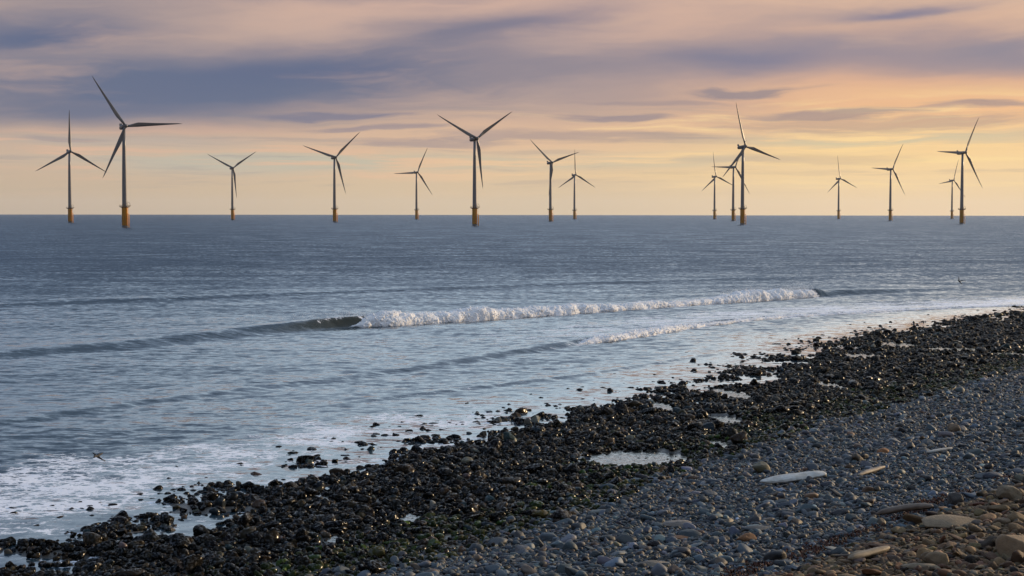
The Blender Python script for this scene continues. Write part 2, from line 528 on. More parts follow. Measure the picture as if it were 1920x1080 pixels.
def sea_fields(P):
    d2 = (P * P).sum(1)
    d = np.sqrt(d2)
    z = -d2 / (2 * EARTH_R)
    ds, _ = signed(P, SHORE)
    calm = sstep(0.0, -14.0, ds)
    # wind waves
    rng = np.random.default_rng(4)
    warp = (fbm(P / 14.0, 21, 2) - 0.5) * 6
    chop = np.zeros(len(P))
    for k in range(14):
        lam = 1.3 * 1.22 ** k
        th = RAD(-90 + rng.normal(0, 32) + 18)
        kx, ky = math.cos(th) * 2 * math.pi / lam, math.sin(th) * 2 * math.pi / lam
        fade = 1 - sstep(lam * 45, lam * 90, d)
        chop += 0.0028 * lam * max(0.3, 1.15 - 0.11 * k) * fade * np.sin(P[:, 0] * kx + P[:, 1] * ky + rng.uniform(0, 6.28) + warp * (0.6 if lam < 6 else 0.3))
    patch = 0.45 + 1.1 * fbm(P / 23.0, 33, 3)
    z += chop * (0.25 + 0.75 * calm) * patch * sstep(2.0, -2.0, ds)
    foam = np.zeros(len(P))
    near = d < 420
    Q = P[near]
    w, arc = signed(Q, MAIN)
    w = -w
    wob = (fbm(np.stack([arc / 3.0, w * 0 + 2], 1), 5, 3) - 0.5)
    H = main_height(arc)
    steep = sstep(A_CURL - 12, A_BREAK - 1, arc) * (1 - 0.7 * sstep(A_END + 1, A_END + 8, arc))
    prof = wave_profile(w + wob * 0.5, 3.8 - 2.9 * steep, 8.0)
    H = H * (1 - 0.45 * sstep(A_BREAK + 0.5, A_BREAK + 4, arc) * (1 - sstep(A_END - 2, A_END + 1, arc)))
    zz = H * prof - 0.10 * H * np.exp(-((w + 1.2) / 1.5) ** 2)
    wi, ai = signed(Q, INNER)
    wi = -wi
    hi = 0.16 + 0.16 * sstep(A_IN0 - 30, A_IN1, ai) - 0.12 * sstep(A_IN1 + 12, A_IN2, ai)
    wobi = (fbm(np.stack([ai / 2.2, w * 0 + 7], 1), 8, 3) - 0.5)
    zz += hi * wave_profile(wi + wobi * 0.8, 1.5, 4.0)
    wsw, asw = signed(Q, SWELL)
    zz += 0.34 * wave_profile(-wsw + 0.5 * wob, 4.0, 9.0) * (0.55 + 0.6 * fbm(np.stack([asw / 25, asw * 0], 1), 2, 2))
    wl, al = signed(Q, LAP)
    LAPLEN = signed(LAP[-1:], LAP)[1][0]
    zz += 0.10 * wave_profile(-wl, 0.7, 2.0) * sstep(0, 8, al) * sstep(LAPLEN, LAPLEN - 8, al)
    z[near] += zz * sstep(1.0, -3.0, ds[near])
    # foam cover
    px, py, _ = project(np.concatenate([Q, np.zeros((len(Q), 1))], 1))
    big = fbm(Q / 9.0, 14, 3)
    fo = np.zeros(len(Q))
    right = sstep(A_IN0 - 14, A_IN1 + 10, ai)
    fo = np.maximum(fo, right * sstep(-0.2, 0.6, wi) * (1 - sstep(5, 30, wi)) * (0.62 + 0.30 * sstep(A_IN1, A_IN2, ai)) * (0.7 + 0.6 * big))
    fo = np.maximum(fo, right * np.exp(-(wi / 0.9) ** 2) * (0.9 - 0.4 * sstep(A_IN1 + 25, A_IN2, ai)))
    brk = sstep(A_BREAK - 1, A_BREAK + 4, arc) * (1 - sstep(A_END, A_END + 3, arc))
    fo = np.maximum(fo, brk * np.exp(-((w - 0.3) / 2.2) ** 2) * 0.8)
    fo = np.maximum(fo, brk * sstep(-4, -1, w) * (1 - sstep(-0.5, 1, w)) * 0.3)
    fo = np.maximum(fo, brk * sstep(0, 2, w) * (1 - sstep(3, 12, w)) * (0.2 + 0.5 * big))
    # wash along the shore, strongest where the beach is nearest
    dsn = ds[near]
    wash = sstep(118, 88, Q[:, 1] + 0.35 * Q[:, 0])
    fo = np.maximum(fo, wash * sstep(-13.5, -7.5, dsn + (big - 0.5) * 9) * (1 - 0.3 * sstep(-2.5, 0.5, dsn)) * (0.47 + 0.5 * big))
    fo = np.maximum(fo, sstep(-10, -5, dsn) * (1 - sstep(-1.5, 0.5, dsn)) * (0.14 + 0.28 * big))
    lapf = np.exp(-((wl + 0.2) / 0.5) ** 2) * sstep(0, 8, al) * sstep(LAPLEN, LAPLEN - 8, al) * 0.4
    fo = np.maximum(fo, lapf)
    # water's lip against the rocks
    fo = np.maximum(fo, np.exp(-((dsn + 1.6 + 2.4 * (fbm(Q / 4.0, 61, 2) - 0.5)) / 0.30) ** 2) * 0.5 * sstep(0.4, 0.6, fbm(Q / 6.0, 62, 2)))
    lipf = sstep(A_CURL - 3, A_BREAK - 2, arc) * (1 - sstep(A_BREAK, A_BREAK + 3, arc))
    fo = np.maximum(fo, lipf * np.exp(-((w - 1.15) / 0.45) ** 2) * (0.45 + 0.7 * fbm(np.stack([arc * 1.3, w], 1), 71, 2)))
    streaks = fbm(np.stack([arc * 1.1 + w * 0.8, w * 0.5], 1), 73, 3)
    fo = np.maximum(fo, lipf * sstep(0.0, 0.3, w) * (1 - sstep(1.0, 1.3, w)) * np.clip((streaks - 0.5) * 5, 0, 0.8))
    foam[near] = fo
    green = np.zeros(len(P))
    green[near] = steep * (1 - sstep(A_BREAK + 1, A_BREAK + 6, arc)) * sstep(-0.4, 0.2, w) * (1 - sstep(1.2, 2.0, w))
    return z, foam, calm, green


def build_sea():
    rows = [36.0]
    while rows[-1] < 16500:
        d = rows[-1]
        rows.append(d * (1.0034 if d < 120 else 1.0019 if d < 300 else 1.012))
    rows = np.array(rows)
    azs = np.radians(np.linspace(-33, 33, 900))
    R, A = np.meshgrid(rows, azs, indexing='ij')
    P = np.stack([R * np.sin(A), R * np.cos(A)], -1).reshape(-1, 2)
    z, foam, calm, green = sea_fields(P)
    nr, nc = len(rows), len(azs)
    idx = np.arange(nr * nc).reshape(nr, nc)
    q = np.stack([idx[:-1, :-1], idx[:-1, 1:], idx[1:, 1:], idx[1:, :-1]], -1).reshape(-1, 4)[:, ::-1]
    me = mesh_np('sea', np.concatenate([P, z[:, None]], 1), q)
    val_attr(me, 'foam', foam)
    val_attr(me, 'calm', calm)
    val_attr(me, 'green', green)
    o = link('sea', me, M_SEA)
    tag(o, 'grey-blue sea running from the rocks to the horizon', kind='structure')


M_SEA, N = material('sea_water')
geo = N.n('ShaderNodeNewGeometry')
pos = geo.outputs['Position']
X, Y, Z = N.sep(pos)
calm = N.attr('calm', 'Fac')
green = N.attr('green', 'Fac')
dist = N.m('POWER', N.m('ADD', N.m('MULTIPLY', X, X), N.m('MULTIPLY', Y, Y)), 0.5)
p1 = N.xyz(N.m('MULTIPLY', X, 0.55), Y, 0.0)
n1 = N.sep(N.v('SUBTRACT', N.noise(p1, 1.5, 6, 0.66, out='Color'), (0.5, 0.5, 0.5)))
n2 = N.sep(N.v('SUBTRACT', N.noise(p1, 0.11, 3, 0.5, out='Color'), (0.5, 0.5, 0.5)))
gust = N.noise(N.xyz(N.m('MULTIPLY', X, 0.006), N.m('MULTIPLY', Y, 0.02), 0.0), 1.0, 4, 0.6)
far = N.ss(dist, 90.0, 420.0)
amp = N.m('MULTIPLY', N.m('MULTIPLY_ADD', calm, 0.48, 0.40), N.m('MULTIPLY_ADD', gust, 0.9, 0.55))
amp = N.m('MULTIPLY', amp, N.m('MULTIPLY_ADD', far, 0.5, 0.75))
tilt = N.m('MULTIPLY', N.m('MULTIPLY_ADD', far, 0.20, 0.085), N.m('MULTIPLY_ADD', calm, 0.8, 0.2))
nx = N.m('MULTIPLY', N.m('MULTIPLY_ADD', n2[0], 0.15, n1[0]), N.m('MULTIPLY', amp, 0.55))
ny = N.m('SUBTRACT', N.m('MULTIPLY', N.m('MULTIPLY_ADD', n2[1], 0.25, n1[1]), amp), tilt)
nrm = N.v('NORMALIZE', N.v('ADD', geo.outputs['Normal'], N.xyz(nx, ny, 0.0)))
foam = N.attr('foam', 'Fac')
# lacy foam: broken ridges plus bubbles
pf = N.xyz(N.m('MULTIPLY', X, 0.7), Y, 0.0)
wv = N.v('ADD', N.v('ADD', pf, N.v('SCALE', N.noise(pf, 0.55, 5, 0.65, out='Color'), 2.2)), (3.0, 1.0, 0.0))


def cells(scale, w):
    vor = N.n('ShaderNodeTexVoronoi', feature='DISTANCE_TO_EDGE')
    N.l(wv, vor.inputs['Vector'])
    vor.inputs['Scale'].default_value = scale
    return N.m('SUBTRACT', 1.0, N.ss(vor.outputs['Distance'], 0.0, w))


lace = N.m('MAXIMUM', cells(0.9, 0.22), N.m('MULTIPLY', cells(2.3, 0.30), 0.8))
bub = N.noise(pf, 2.6, 6, 0.7)
patch = N.m('SUBTRACT', N.noise(pf, 0.33, 4, 0.6), 0.5)
body = N.m('ADD', N.m('ADD', N.m('MULTIPLY', lace, 0.36), N.m('MULTIPLY', bub, 0.9)), N.m('MULTIPLY', patch, 0.9))
thr = N.m('SUBTRACT', 1.06, N.m('MULTIPLY', foam, 0.52))
fm = N.m('MULTIPLY', N.ss(N.m('SUBTRACT', body, thr), -0.03, 0.12), N.ss(foam, 0.03, 0.2))
fm = N.m('MULTIPLY', fm, 0.92)
wcol = N.mix(far, (0.014, 0.030, 0.042), (0.010, 0.025, 0.042))
wcol = N.mix(green, wcol, (0.020, 0.021, 0.011))
water = N.principled(Base_Color=wcol, Roughness=0.09, IOR=1.333, Normal=nrm)
white = N.principled(Base_Color=(0.66, 0.68, 0.72, 1), Roughness=0.75, Specular_IOR_Level=0.2)
bmp = N.n('ShaderNodeBump')
bmp.inputs['Strength'].default_value = 0.5
bmp.inputs['Distance'].default_value = 0.08
N.l(bub, bmp.inputs['Height'])
N.l(bmp.outputs[0], white.inputs['Normal'])
mx = N.n('ShaderNodeMixShader')
N.l(fm, mx.inputs[0])
N.l(water.outputs[0], mx.inputs[1])
N.l(white.outputs[0], mx.inputs[2])
N.out(mx.outputs[0])
build_sea()

# ------------------------------------------------------------------ beach
M_BEACH, N = material('beach_ground')
pos = N.n('ShaderNodeNewGeometry').outputs['Position']
zone = N.attr('zone', 'Fac')
tanz = N.attr('tan', 'Fac')
g1 = N.noise(pos, 5.0, 6, 0.7)
g2 = N.noise(pos, 28.0, 4, 0.7)
dk = N.mix(g1, (0.006, 0.006, 0.005), (0.030, 0.026, 0.018))
gr = N.mix(g2, (0.010, 0.012, 0.015), (0.07, 0.075, 0.08))
tn = N.mix(g2, (0.016, 0.012, 0.008), (0.08, 0.06, 0.038))
c = N.mix(tanz, N.mix(zone, dk, gr), tn)
b = N.n('ShaderNodeBump')
b.inputs['Strength'].default_value = 1.0
b.inputs['Distance'].default_value = 0.06
N.l(g2, b.inputs['Height'])
pr = N.principled(Base_Color=c, Roughness=N.m('MULTIPLY_ADD', zone, 0.5, 0.35), Normal=b.outputs[0])
N.out(pr.outputs[0])


def build_beach():
    xs = np.arange(-64, 170, 0.42)
    ys = np.arange(-12, 340, 0.46)
    Xg, Yg = np.meshgrid(xs, ys)
    P = np.stack([Xg, Yg], -1).reshape(-1, 2)
    z = height(P)
    _, ds, db = base_height(P)
    z = z + (fbm(P / 0.6, 77, 3) - 0.5) * 0.06 * sstep(-1, 1, ds) - (P * P).sum(1) / (2 * EARTH_R)
    dt, _ = signed(P, TAN)
    idx = np.arange(len(P)).reshape(len(ys), len(xs))
    q = np.stack([idx[:-1, :-1], idx[:-1, 1:], idx[1:, 1:], idx[1:, :-1]], -1).reshape(-1, 4)
    me = mesh_np('beach', np.concatenate([P, z[:, None]], 1), q)
    nz = (fbm(P / 2.5, 41, 3) - 0.5) * 3
    val_attr(me, 'zone', sstep(-0.8, 0.8, db + nz))
    val_attr(me, 'tan', sstep(-0.6, 0.9, dt + nz * 0.6))
    tag(link('beach', me, M_BEACH), 'shelving beach of dark rocks and shingle', kind='structure')


build_beach()

M_POOL, N = material('pool_water')
pos = N.n('ShaderNodeNewGeometry').outputs['Position']
b = N.n('ShaderNodeBump')
b.inputs['Strength'].default_value = 0.5
b.inputs['Distance'].default_value = 0.07
N.l(N.noise(pos, 3.5, 3, 0.5), b.inputs['Height'])
N.out(N.principled(Base_Color=(0.012, 0.014, 0.013, 1), Roughness=0.03, IOR=1.333, Normal=b.outputs[0]).outputs[0])
for pl in POOLS:
    bm = bmesh.new()
    vs = []
    for k in range(40):
        a = 2 * math.pi * k / 40
        u, v = math.cos(a) * pl[2] * 1.25, math.sin(a) * pl[3] * 1.25
        vs.append(bm.verts.new((u, v, 0)))
    bm.faces.new(vs)
    o = link('tide_pool', bm_mesh('tide_pool', bm), M_POOL)
    o.location = (pl[0], pl[1], pl[5])
    o.rotation_euler.z = pl[4]
    tag(o, 'still tide pool among the dark rocks', kind='structure', group='tide pools among the dark rocks')

# ------------------------------------------------------------------ stones
ICO = {}
for lv in (1, 2, 3, 4):
    bm = bmesh.new()
    bmesh.ops.create_icosphere(bm, subdivisions=lv, radius=1.0)
    ICO[lv] = (np.array([v.co[:] for v in bm.verts]), np.array([[v.index for v in f.verts] for f in bm.faces]))
    bm.free()


def stone_shape(level, style, rng):
    V = ICO[level][0].copy()
    k, lo, hi = {'angular': (13, 0.46, 0.82), 'round': (9, 0.62, 0.90), 'slab': (9, 0.6, 0.9)}[style]
    for _ in range(k):
        n = rng.normal(size=3)
        n /= np.linalg.norm(n)
        d = rng.uniform(lo, hi)
        ex = np.maximum(V @ n - d, 0)
        V -= ex[:, None] * n * 0.92
    amp = {'angular': 0.24, 'round': 0.13, 'slab': 0.14}[style]
    V *= (1 + amp * 2 * (fbm(V * 1.6 + rng.uniform(0, 50, 3), 3, 3) - 0.5))[:, None]
    sc = {'angular': (rng.uniform(0.9, 1.4), rng.uniform(0.75, 1.1), rng.uniform(0.55, 0.95)),
          'round': (rng.uniform(0.95, 1.6), rng.uniform(0.75, 1.1), rng.uniform(0.5, 0.85)),
          'slab': (rng.uniform(1.5, 2.1), rng.uniform(0.8, 1.1), rng.uniform(0.28, 0.45))}[style]
    return V * np.array(sc)


PROTO = {(lv, st): [stone_shape(lv, st, RNG) for _ in range(20)] for lv in (2, 3) for st in ('angular', 'round', 'slab')}


def rot_matrix(yaw, tx, ty):
    cz, sz = np.cos(yaw), np.sin(yaw)
    cx, sx = np.cos(tx), np.sin(tx)
    cy, sy = np.cos(ty), np.sin(ty)
    R = np.empty(yaw.shape + (3, 3))
    R[..., 0, 0] = cz * cy
    R[..., 0, 1] = cz * sy * sx - sz * cx
    R[..., 0, 2] = cz * sy * cx + sz * sx
    R[..., 1, 0] = sz * cy
    R[..., 1, 1] = sz * sy * sx + cz * cx
    R[..., 1, 2] = sz * sy * cx - cz * sx
    R[..., 2, 0] = -sy
    R[..., 2, 1] = cy * sx
    R[..., 2, 2] = cy * cx
    return R


class Stones:
    """a field of stones as arrays: position, radius, colour, style"""

    def __init__(self):
        self.P, self.r, self.c, self.s, self.tag = [], [], [], [], []

    def add(self, P3, r, c, style, tagv):
        self.P.append(P3)
        self.r.append(r)
        self.c.append(c)
        self.s.append(np.full(len(r), style))
        self.tag.append(tagv)

    def close(self):
        self.P, self.r, self.c, self.s, self.tag = (np.concatenate(q) for q in (self.P, self.r, self.c, self.s, self.tag))
        n = len(self.r)
        self.yaw = RNG.uniform(0, 6.283, n)
        self.tx = RNG.normal(0, 0.28, n)
        self.ty = RNG.normal(0, 0.28, n)
        self.k = RNG.integers(0, 20, n)
        px, py, z = project(self.P)
        self.px, self.py = px, py
        self.size = self.r * F_PX / z
        self.inside = (px > 4) & (px < 1916) & (py < 1076) & (py > 0)
        return self

    def merged(self, name, sel, mat, level, smooth=True):
        VV, FF, CC, off = [], [], [], 0
        styles = np.unique(self.s)
        for st in styles:
            for k in range(20):
                m = np.nonzero(sel & (self.s == st) & (self.k == k))[0]
                if not len(m):
                    continue
                base = PROTO[(level, st)][k]
                R = rot_matrix(self.yaw[m], self.tx[m], self.ty[m])
                V = np.einsum('nij,vj->nvi', R, base) * self.r[m, None, None] + self.P[m, None, :]
                nv = len(base)
                f = ICO[level][1]
                FF.append((f[None] + (off + np.arange(len(m)) * nv)[:, None, None]).reshape(-1, 3))
                VV.append(V.reshape(-1, 3))
                CC.append(np.repeat(self.c[m], nv, 0))
                off += len(m) * nv
        me = mesh_np(name, np.concatenate(VV), np.concatenate(FF), smooth)
        col_attr(me, 'tint', np.concatenate(CC))
        return link(name, me, mat)

    def single(self, i, name, mat, level=3, smooth=True):
        base = PROTO[(3, self.s[i])][self.k[i]] if level == 3 else stone_shape(4, self.s[i], RNG)
        R = rot_matrix(self.yaw[i:i + 1], self.tx[i:i + 1], self.ty[i:i + 1])[0]
        V = base @ R.T * self.r[i]
        me = mesh_np(name, V, ICO[level][1], smooth)
        col_attr(me, 'tint', np.repeat(self.c[i:i + 1], len(V), 0))
        o = link(name, me, mat)
        o.location = self.P[i]
        return o


def stone_material(name, rough, vary, gloss=0.5, wet=0.0, bump=0.4, scale=9.0):
    m, N = material(name)
    pos = N.n('ShaderNodeNewGeometry').outputs['Position']
    t = N.attr('tint')
    a = N.noise(pos, scale, 6, 0.65)
    f = N.noise(pos, scale * 4.5, 4, 0.7)
    c = N.mix(1.0, t, N.mix(a, (1 - vary,) * 3, (1 + vary,) * 3), blend='MULTIPLY')
    c = N.mix(N.m('MULTIPLY', N.ss(f, 0.62, 0.75), 0.35), c, N.v('SCALE', c, 1.9))
    b = N.n('ShaderNodeBump')
    b.inputs['Strength'].default_value = bump
    b.inputs['Distance'].default_value = 0.03
    N.l(N.m('ADD', a, N.m('MULTIPLY', f, 0.5)), b.inputs['Height'])
    ro = N.m('MULTIPLY_ADD', a, 0.25, rough)
    pr = N.principled(Base_Color=c, Roughness=ro, Specular_IOR_Level=gloss, Normal=b.outputs[0])
    if wet:
        N.l(N.m('MULTIPLY', N.ss(N.noise(pos, 10.0, 3, 0.6), 0.50, 0.58), wet), pr.inputs['Coat Weight'])
        pr.inputs['Coat Roughness'].default_value = 0.27
        pr.inputs['Coat IOR'].default_value = 1.33
    N.out(pr.outputs[0])
    return m


M_DARK = stone_material('wet_dark_rock', 0.70, 0.6, 0.03, wet=0.9, bump=1.0, scale=12.0)
M_GREY = stone_material('grey_cobble', 0.52, 0.4, 0.35, bump=0.5)
M_TAN = stone_material('tan_stone', 0.65, 0.55, 0.25, bump=0.9, scale=7.0)


def grid_points(cell, x0, x1, y0, y1, rng):
    xs, ys = np.arange(x0, x1, cell), np.arange(y0, y1, cell)
    X, Y = np.meshgrid(xs, ys)
    P = np.stack([X, Y], -1).reshape(-1, 2) + rng.uniform(-0.5, 0.5, (X.size, 2)) * cell * 1.15
    P = P[P[:, 1] > 8]
    px, py, _ = project(np.concatenate([P, np.clip(0.115 * (base_height(P)[2]) + 0.44, 0, 4.2)[:, None]], 1))
    return P[(px > -260) & (px < 2180) & (py < 1150) & (P[:, 1] > 5)]


def pick(rng, n, table):
    """random tints from [(weight, colour, spread)]"""
    w = np.array([t[0] for t in table], float)
    k = rng.choice(len(table), n, p=w / w.sum())
    C = np.array([t[1] for t in table])[k]
    s = np.array([t[2] for t in table])[k]
    return C * np.exp(rng.normal(0, 1, (n, 1)) * s[:, None]) * np.exp(rng.normal(0, 0.06, (n, 3)))


DARK = Stones()
P = grid_points(0.295, -50, 125, 26, 285, RNG)
z, ds, db = base_height(P)
nz = (fbm(P / 2.5, 41, 3) - 0.5) * 3
keep = (db + nz < 0.9) & (ds > -16)
u = RNG.uniform(0, 1, len(P))
clump = fbm(P / 2.6, 55, 3)
ds = ds + (fbm(P / 5.5, 57, 2) - 0.5) * 8.0 * sstep(9, 4, np.abs(ds))
# scattered rocks standing in the water thin out seaward, the shelf itself is packed
dens = np.where(ds < 0, np.exp(np.minimum(ds, 0) / 4.2) * np.clip((clump - 0.38) * 5, 0, 1) * 0.95 * sstep(40, 75, P[:, 1]) + 0.03 * (ds > -13) + 0.12 * (ds > -8) * sstep(78, 92, P[:, 1]) * sstep(175, 140, P[:, 1]), np.clip(0.15 + ds * 0.2 + (clump - 0.5) * 4.0, 0.04, 1))
inpool = np.min([pool_r(P, pl) for pl in POOLS], 0)
dens = np.where(inpool < 1.05, 0.11 + 0.45 * sstep(0.5, 0.62, fbm(P / 1.3, 58, 2)), dens)
keep &= u < dens
P, ds, db = P[keep], ds[keep], db[keep]
ds = signed(P, SHORE)[0]
z = height(P)
n = len(P)
r = 0.150 * np.exp(RNG.normal(0, 0.40, n))
r = np.where(RNG.uniform(0, 1, n) < 0.012, r * 1.9, r)
r = np.clip(r, 0.06, 0.55) * np.where(ds < 0, 0.85, 1.0)
r = np.where(np.min([pool_r(P, pl) for pl in POOLS], 0) < 1.0, np.minimum(r, 0.16), r)
c = pick(RNG, n, [(60, (0.0032, 0.0031, 0.0029), 0.35), (14, (0.011, 0.008, 0.005), 0.4), (4, (0.030, 0.023, 0.015), 0.4), (1.5, (0.075, 0.068, 0.055), 0.3), (3, (0.014, 0.021, 0.024), 0.4)])
algae = sstep(-6.5, -0.8, db + (fbm(P / 3.0, 88, 3) - 0.5) * 9)
g = RNG.uniform(0, 1, n) < algae * 0.62
c[g] = pick(RNG, int(g.sum()), [(3, (0.010, 0.014, 0.004), 0.4), (1, (0.022, 0.023, 0.007), 0.4), (0.35, (0.024, 0.040, 0.009), 0.3)])
r = np.where(g, np.minimum(r, 0.22), r)
sink = np.where(ds < 0, 0.30, 0.42)
DARK.add(np.stack([P[:, 0], P[:, 1], z + r * (sink - 0.1)], 1), r, c, 'angular', np.where(ds < 0.4, 0, np.where(g, 2, 1)))
DARK.close()

GREY = Stones()
for cell, rmed, sp in ((0.128, 0.064, 0.45), (0.66, 0.14, 0.35), (1.9, 0.22, 0.3)):
    P = grid_points(cell, -30, 80, 22, 175, RNG)
    z, ds, db = base_height(P)
    dt, _ = signed(P, TAN)
    nz = (fbm(P / 2.5, 41, 3) - 0.5) * 3
    keep = (db + nz > -0.5 + RNG.normal(0, 0.5, len(P))) & (dt < 0.5 + nz * 0.4)
    # beyond 80 m the small gravel is thinner than a pixel
    keep &= RNG.uniform(0, 1, len(P)) < np.where(P[:, 1] > 80, 0.75, 1)
    P = P[keep]
    n = len(P)
    r = np.clip(rmed * np.exp(RNG.normal(0, sp, n)), 0.035, 0.34)
    r *= 0.62 + 0.6 * fbm(P / 2.8, 91, 3)
    c = 0.27 * pick(RNG, n, [(40, (0.110, 0.150, 0.178), 0.5), (22, (0.060, 0.082, 0.096), 0.5), (15, (0.24, 0.265, 0.29), 0.35), (6, (0.17, 0.12, 0.075), 0.4), (3, (0.24, 0.13, 0.065), 0.3),
                      (3, (0.33, 0.32, 0.30), 0.2), (8, (0.04, 0.04, 0.042), 0.4)])
    z = height(P)
    st = RNG.uniform(0, 1, n)
    for style, m in (('round', st < 0.5), ('angular', (st >= 0.5) & (st < 0.92)), ('slab', st >= 0.92)):
        GREY.add(np.stack([P[m, 0], P[m, 1], z[m] + r[m] * RNG.uniform(0.1, 0.45, m.sum())], 1), r[m], c[m], style, np.where(c[m, 0] > c[m, 2] * 1.25, 1, 0))
GREY.close()

TANS = Stones()
for cell, rmed, sp in ((0.15, 0.068, 0.38), (0.30, 0.108, 0.42)):
    P = grid_points(cell, 4, 40, 22, 62, RNG)
    dt, _ = signed(P, TAN)
    nz = (fbm(P / 2.5, 41, 3) - 0.5) * 1.2
    P = P[dt + nz > 0.1]
    n = len(P)
    r = np.clip(rmed * np.exp(RNG.normal(0, sp, n)), 0.035, 0.32)
    c = np.array([0.40, 0.335, 0.27]) * pick(RNG, n, [(40, (0.215, 0.160, 0.098), 0.35), (20, (0.14, 0.105, 0.068), 0.35), (10, (0.27, 0.215, 0.14), 0.2), (8, (0.20, 0.105, 0.06), 0.3), (10, (0.13, 0.125, 0.12), 0.35), (5, (0.04, 0.033, 0.028), 0.3)])
    z = height(P)
    st = RNG.uniform(0, 1, n)
    for style, m in (('round', st < 0.36), ('angular', (st >= 0.36) & (st < 0.72)), ('slab', st >= 0.72)):
        TANS.add(np.stack([P[m, 0], P[m, 1], z[m] + r[m] * RNG.uniform(0.1, 0.6, m.sum())], 1), r[m], c[m], style, np.where(c[m, 0] > c[m, 2] * 1.35, 1, 0))
TANS.close()

LANDMARKS = []       # (x, y, radius) kept clear of other stones


def landmark(px, py, width_px, style, color, label, mat, name='boulder', cat='boulder', flat=1.0, sink=0.35, yaw=None, tilt=(0, 0), long=1.0, seed=0):
    p = at(px, py)
    rng = np.random.default_rng(1000 + seed + int(px))
    zz = max(height(p[None])[0], -0.25)
    dist = math.hypot(*p)
    V = stone_shape(4, style, rng)
    V[:, 0] *= long
    V[:, 2] *= flat
    R = rot_matrix(np.array([rng.uniform(0, 6.28) if yaw is None else yaw]), np.array([tilt[0]]), np.array([tilt[1]]))[0]
    V = V @ R.T
    half = (V[:, 0].max() - V[:, 0].min()) / 2
    s = width_px / 2 * dist / F_PX / half
    V *= s
    me = mesh_np(name, V, ICO[4][1])
    col_attr(me, 'tint', np.repeat(np.array([color]) * (0.55 if mat is not M_DARK else 0.75), len(V), 0))
    o = link(name, me, mat)
    o.location = (p[0], p[1], zz - V[:, 2].min() * (1 - sink))
    tag(o, label, cat)
    LANDMARKS.append((p[0], p[1], half * s))
    return o


landmark(483, 890, 30, 'round', (0.050, 0.026, 0.014), 'rounded rust-brown boulder standing alone at the edge of the foam', M_DARK, seed=1)
landmark(967, 781, 21, 'round', (0.040, 0.026, 0.014), 'round brown boulder standing in shallow water off the dark rocks', M_DARK, seed=2)
landmark(1167, 758, 17, 'round', (0.02, 0.018, 0.016), 'dark dome-shaped rock in shallow water beside the long flat rock', M_DARK, name='dark_rock', cat='rock', seed=3)
landmark(1211, 754, 34, 'slab', (0.014, 0.013, 0.012), 'long flat black rock at the edge of the packed rocks', M_DARK, name='dark_rock', cat='rock', yaw=0.1, seed=4)
landmark(1145, 734, 14, 'angular', (0.014, 0.013, 0.012), 'black rock alone in the shallows seaward of the dome-shaped rock', M_DARK, name='dark_rock', cat='rock', seed=5)
landmark(1043, 736, 17, 'slab', (0.014, 0.013, 0.012), 'low black rock farthest out from the shore in the shallows', M_DARK, name='dark_rock', cat='rock', yaw=0, flat=1.4, seed=6)
landmark(1007, 782, 15, 'angular', (0.014, 0.013, 0.012), 'small black rock in the water beside the round brown boulder', M_DARK, name='dark_rock', cat='rock', seed=7)
landmark(812, 794, 22, 'slab', (0.016, 0.015, 0.012), 'low dark rock awash beyond the thin foam', M_DARK, name='dark_rock', cat='rock', yaw=0, flat=1.3, seed=8)
landmark(550, 850, 22, 'angular', (0.02, 0.017, 0.012), 'dark rock with foam round it at the head of the wash', M_DARK, name='dark_rock', cat='rock', seed=9)
landmark(8, 996, 20, 'slab', (0.012, 0.011, 0.010), 'black flat rock awash in white foam at the picture edge', M_DARK, name='dark_rock', cat='rock', yaw=0, flat=1.3, seed=10)
landmark(1006, 953, 30, 'round', (0.016, 0.028, 0.006), 'green algae-covered boulder behind the olive-brown one', M_DARK, name='mossy_boulder', seed=11)
landmark(1014, 972, 32, 'round', (0.060, 0.045, 0.012), 'olive-brown boulder at the edge of the grey cobbles', M_DARK, name='mossy_boulder', seed=12)
landmark(735, 1023, 42, 'slab', (0.026, 0.044, 0.008), 'bright green weed-covered flat rock among black rocks', M_DARK, name='mossy_boulder', yaw=0.2, flat=1.3, seed=13)
landmark(815, 1028, 30, 'round', (0.034, 0.050, 0.010), 'green and yellowish mossy rock beside the grey cobbles', M_DARK, name='mossy_boulder', seed=14)
landmark(708, 1046, 34, 'round', (0.038, 0.036, 0.012), 'olive mossy rock just below the bright green rock', M_DARK, name='mossy_boulder', seed=15)
landmark(1428, 886, 34, 'round', (0.085, 0.070, 0.028), 'yellow-green stained boulder beside the white board', M_GREY, seed=16)
landmark(1271, 988, 60, 'slab', (0.30, 0.265, 0.235), 'large pale pinkish boulder lying among the grey cobbles', M_TAN, yaw=0.25, flat=1.5, seed=17)
landmark(1274, 1013, 46, 'slab', (0.34, 0.17, 0.085), 'long orange stone just below the pale pinkish boulder', M_TAN, name='orange_stone', cat='stone', yaw=0.2, seed=18)
landmark(1400, 1016, 38, 'round', (0.26, 0.125, 0.055), 'rounded orange-brown stone sitting proud of the grey cobbles', M_TAN, name='orange_stone', cat='stone', yaw=0.1, seed=19)
landmark(1656, 853, 22, 'round', (0.32, 0.145, 0.06), 'bright orange stone up the shingle from the white board', M_TAN, name='orange_stone', cat='stone', seed=20)
landmark(1787, 812, 24, 'angular', (0.26, 0.185, 0.12), 'tan pointed stone high on the grey shingle', M_TAN, name='tan_stone', cat='stone', seed=21)
landmark(1225, 1062, 66, 'slab', (0.25, 0.21, 0.165), 'long pale tapering stone at the foot of the cobbles', M_TAN, name='pale_stone', cat='stone', yaw=0.3, seed=22)
landmark(1778, 990, 112, 'slab', (0.27, 0.20, 0.125), 'broad flat sandstone slab beside the hollow brown log', M_TAN, name='sandstone_slab', cat='slab', yaw=0.08, tilt=(0.22, 0), flat=0.75, sink=0.2, seed=23)
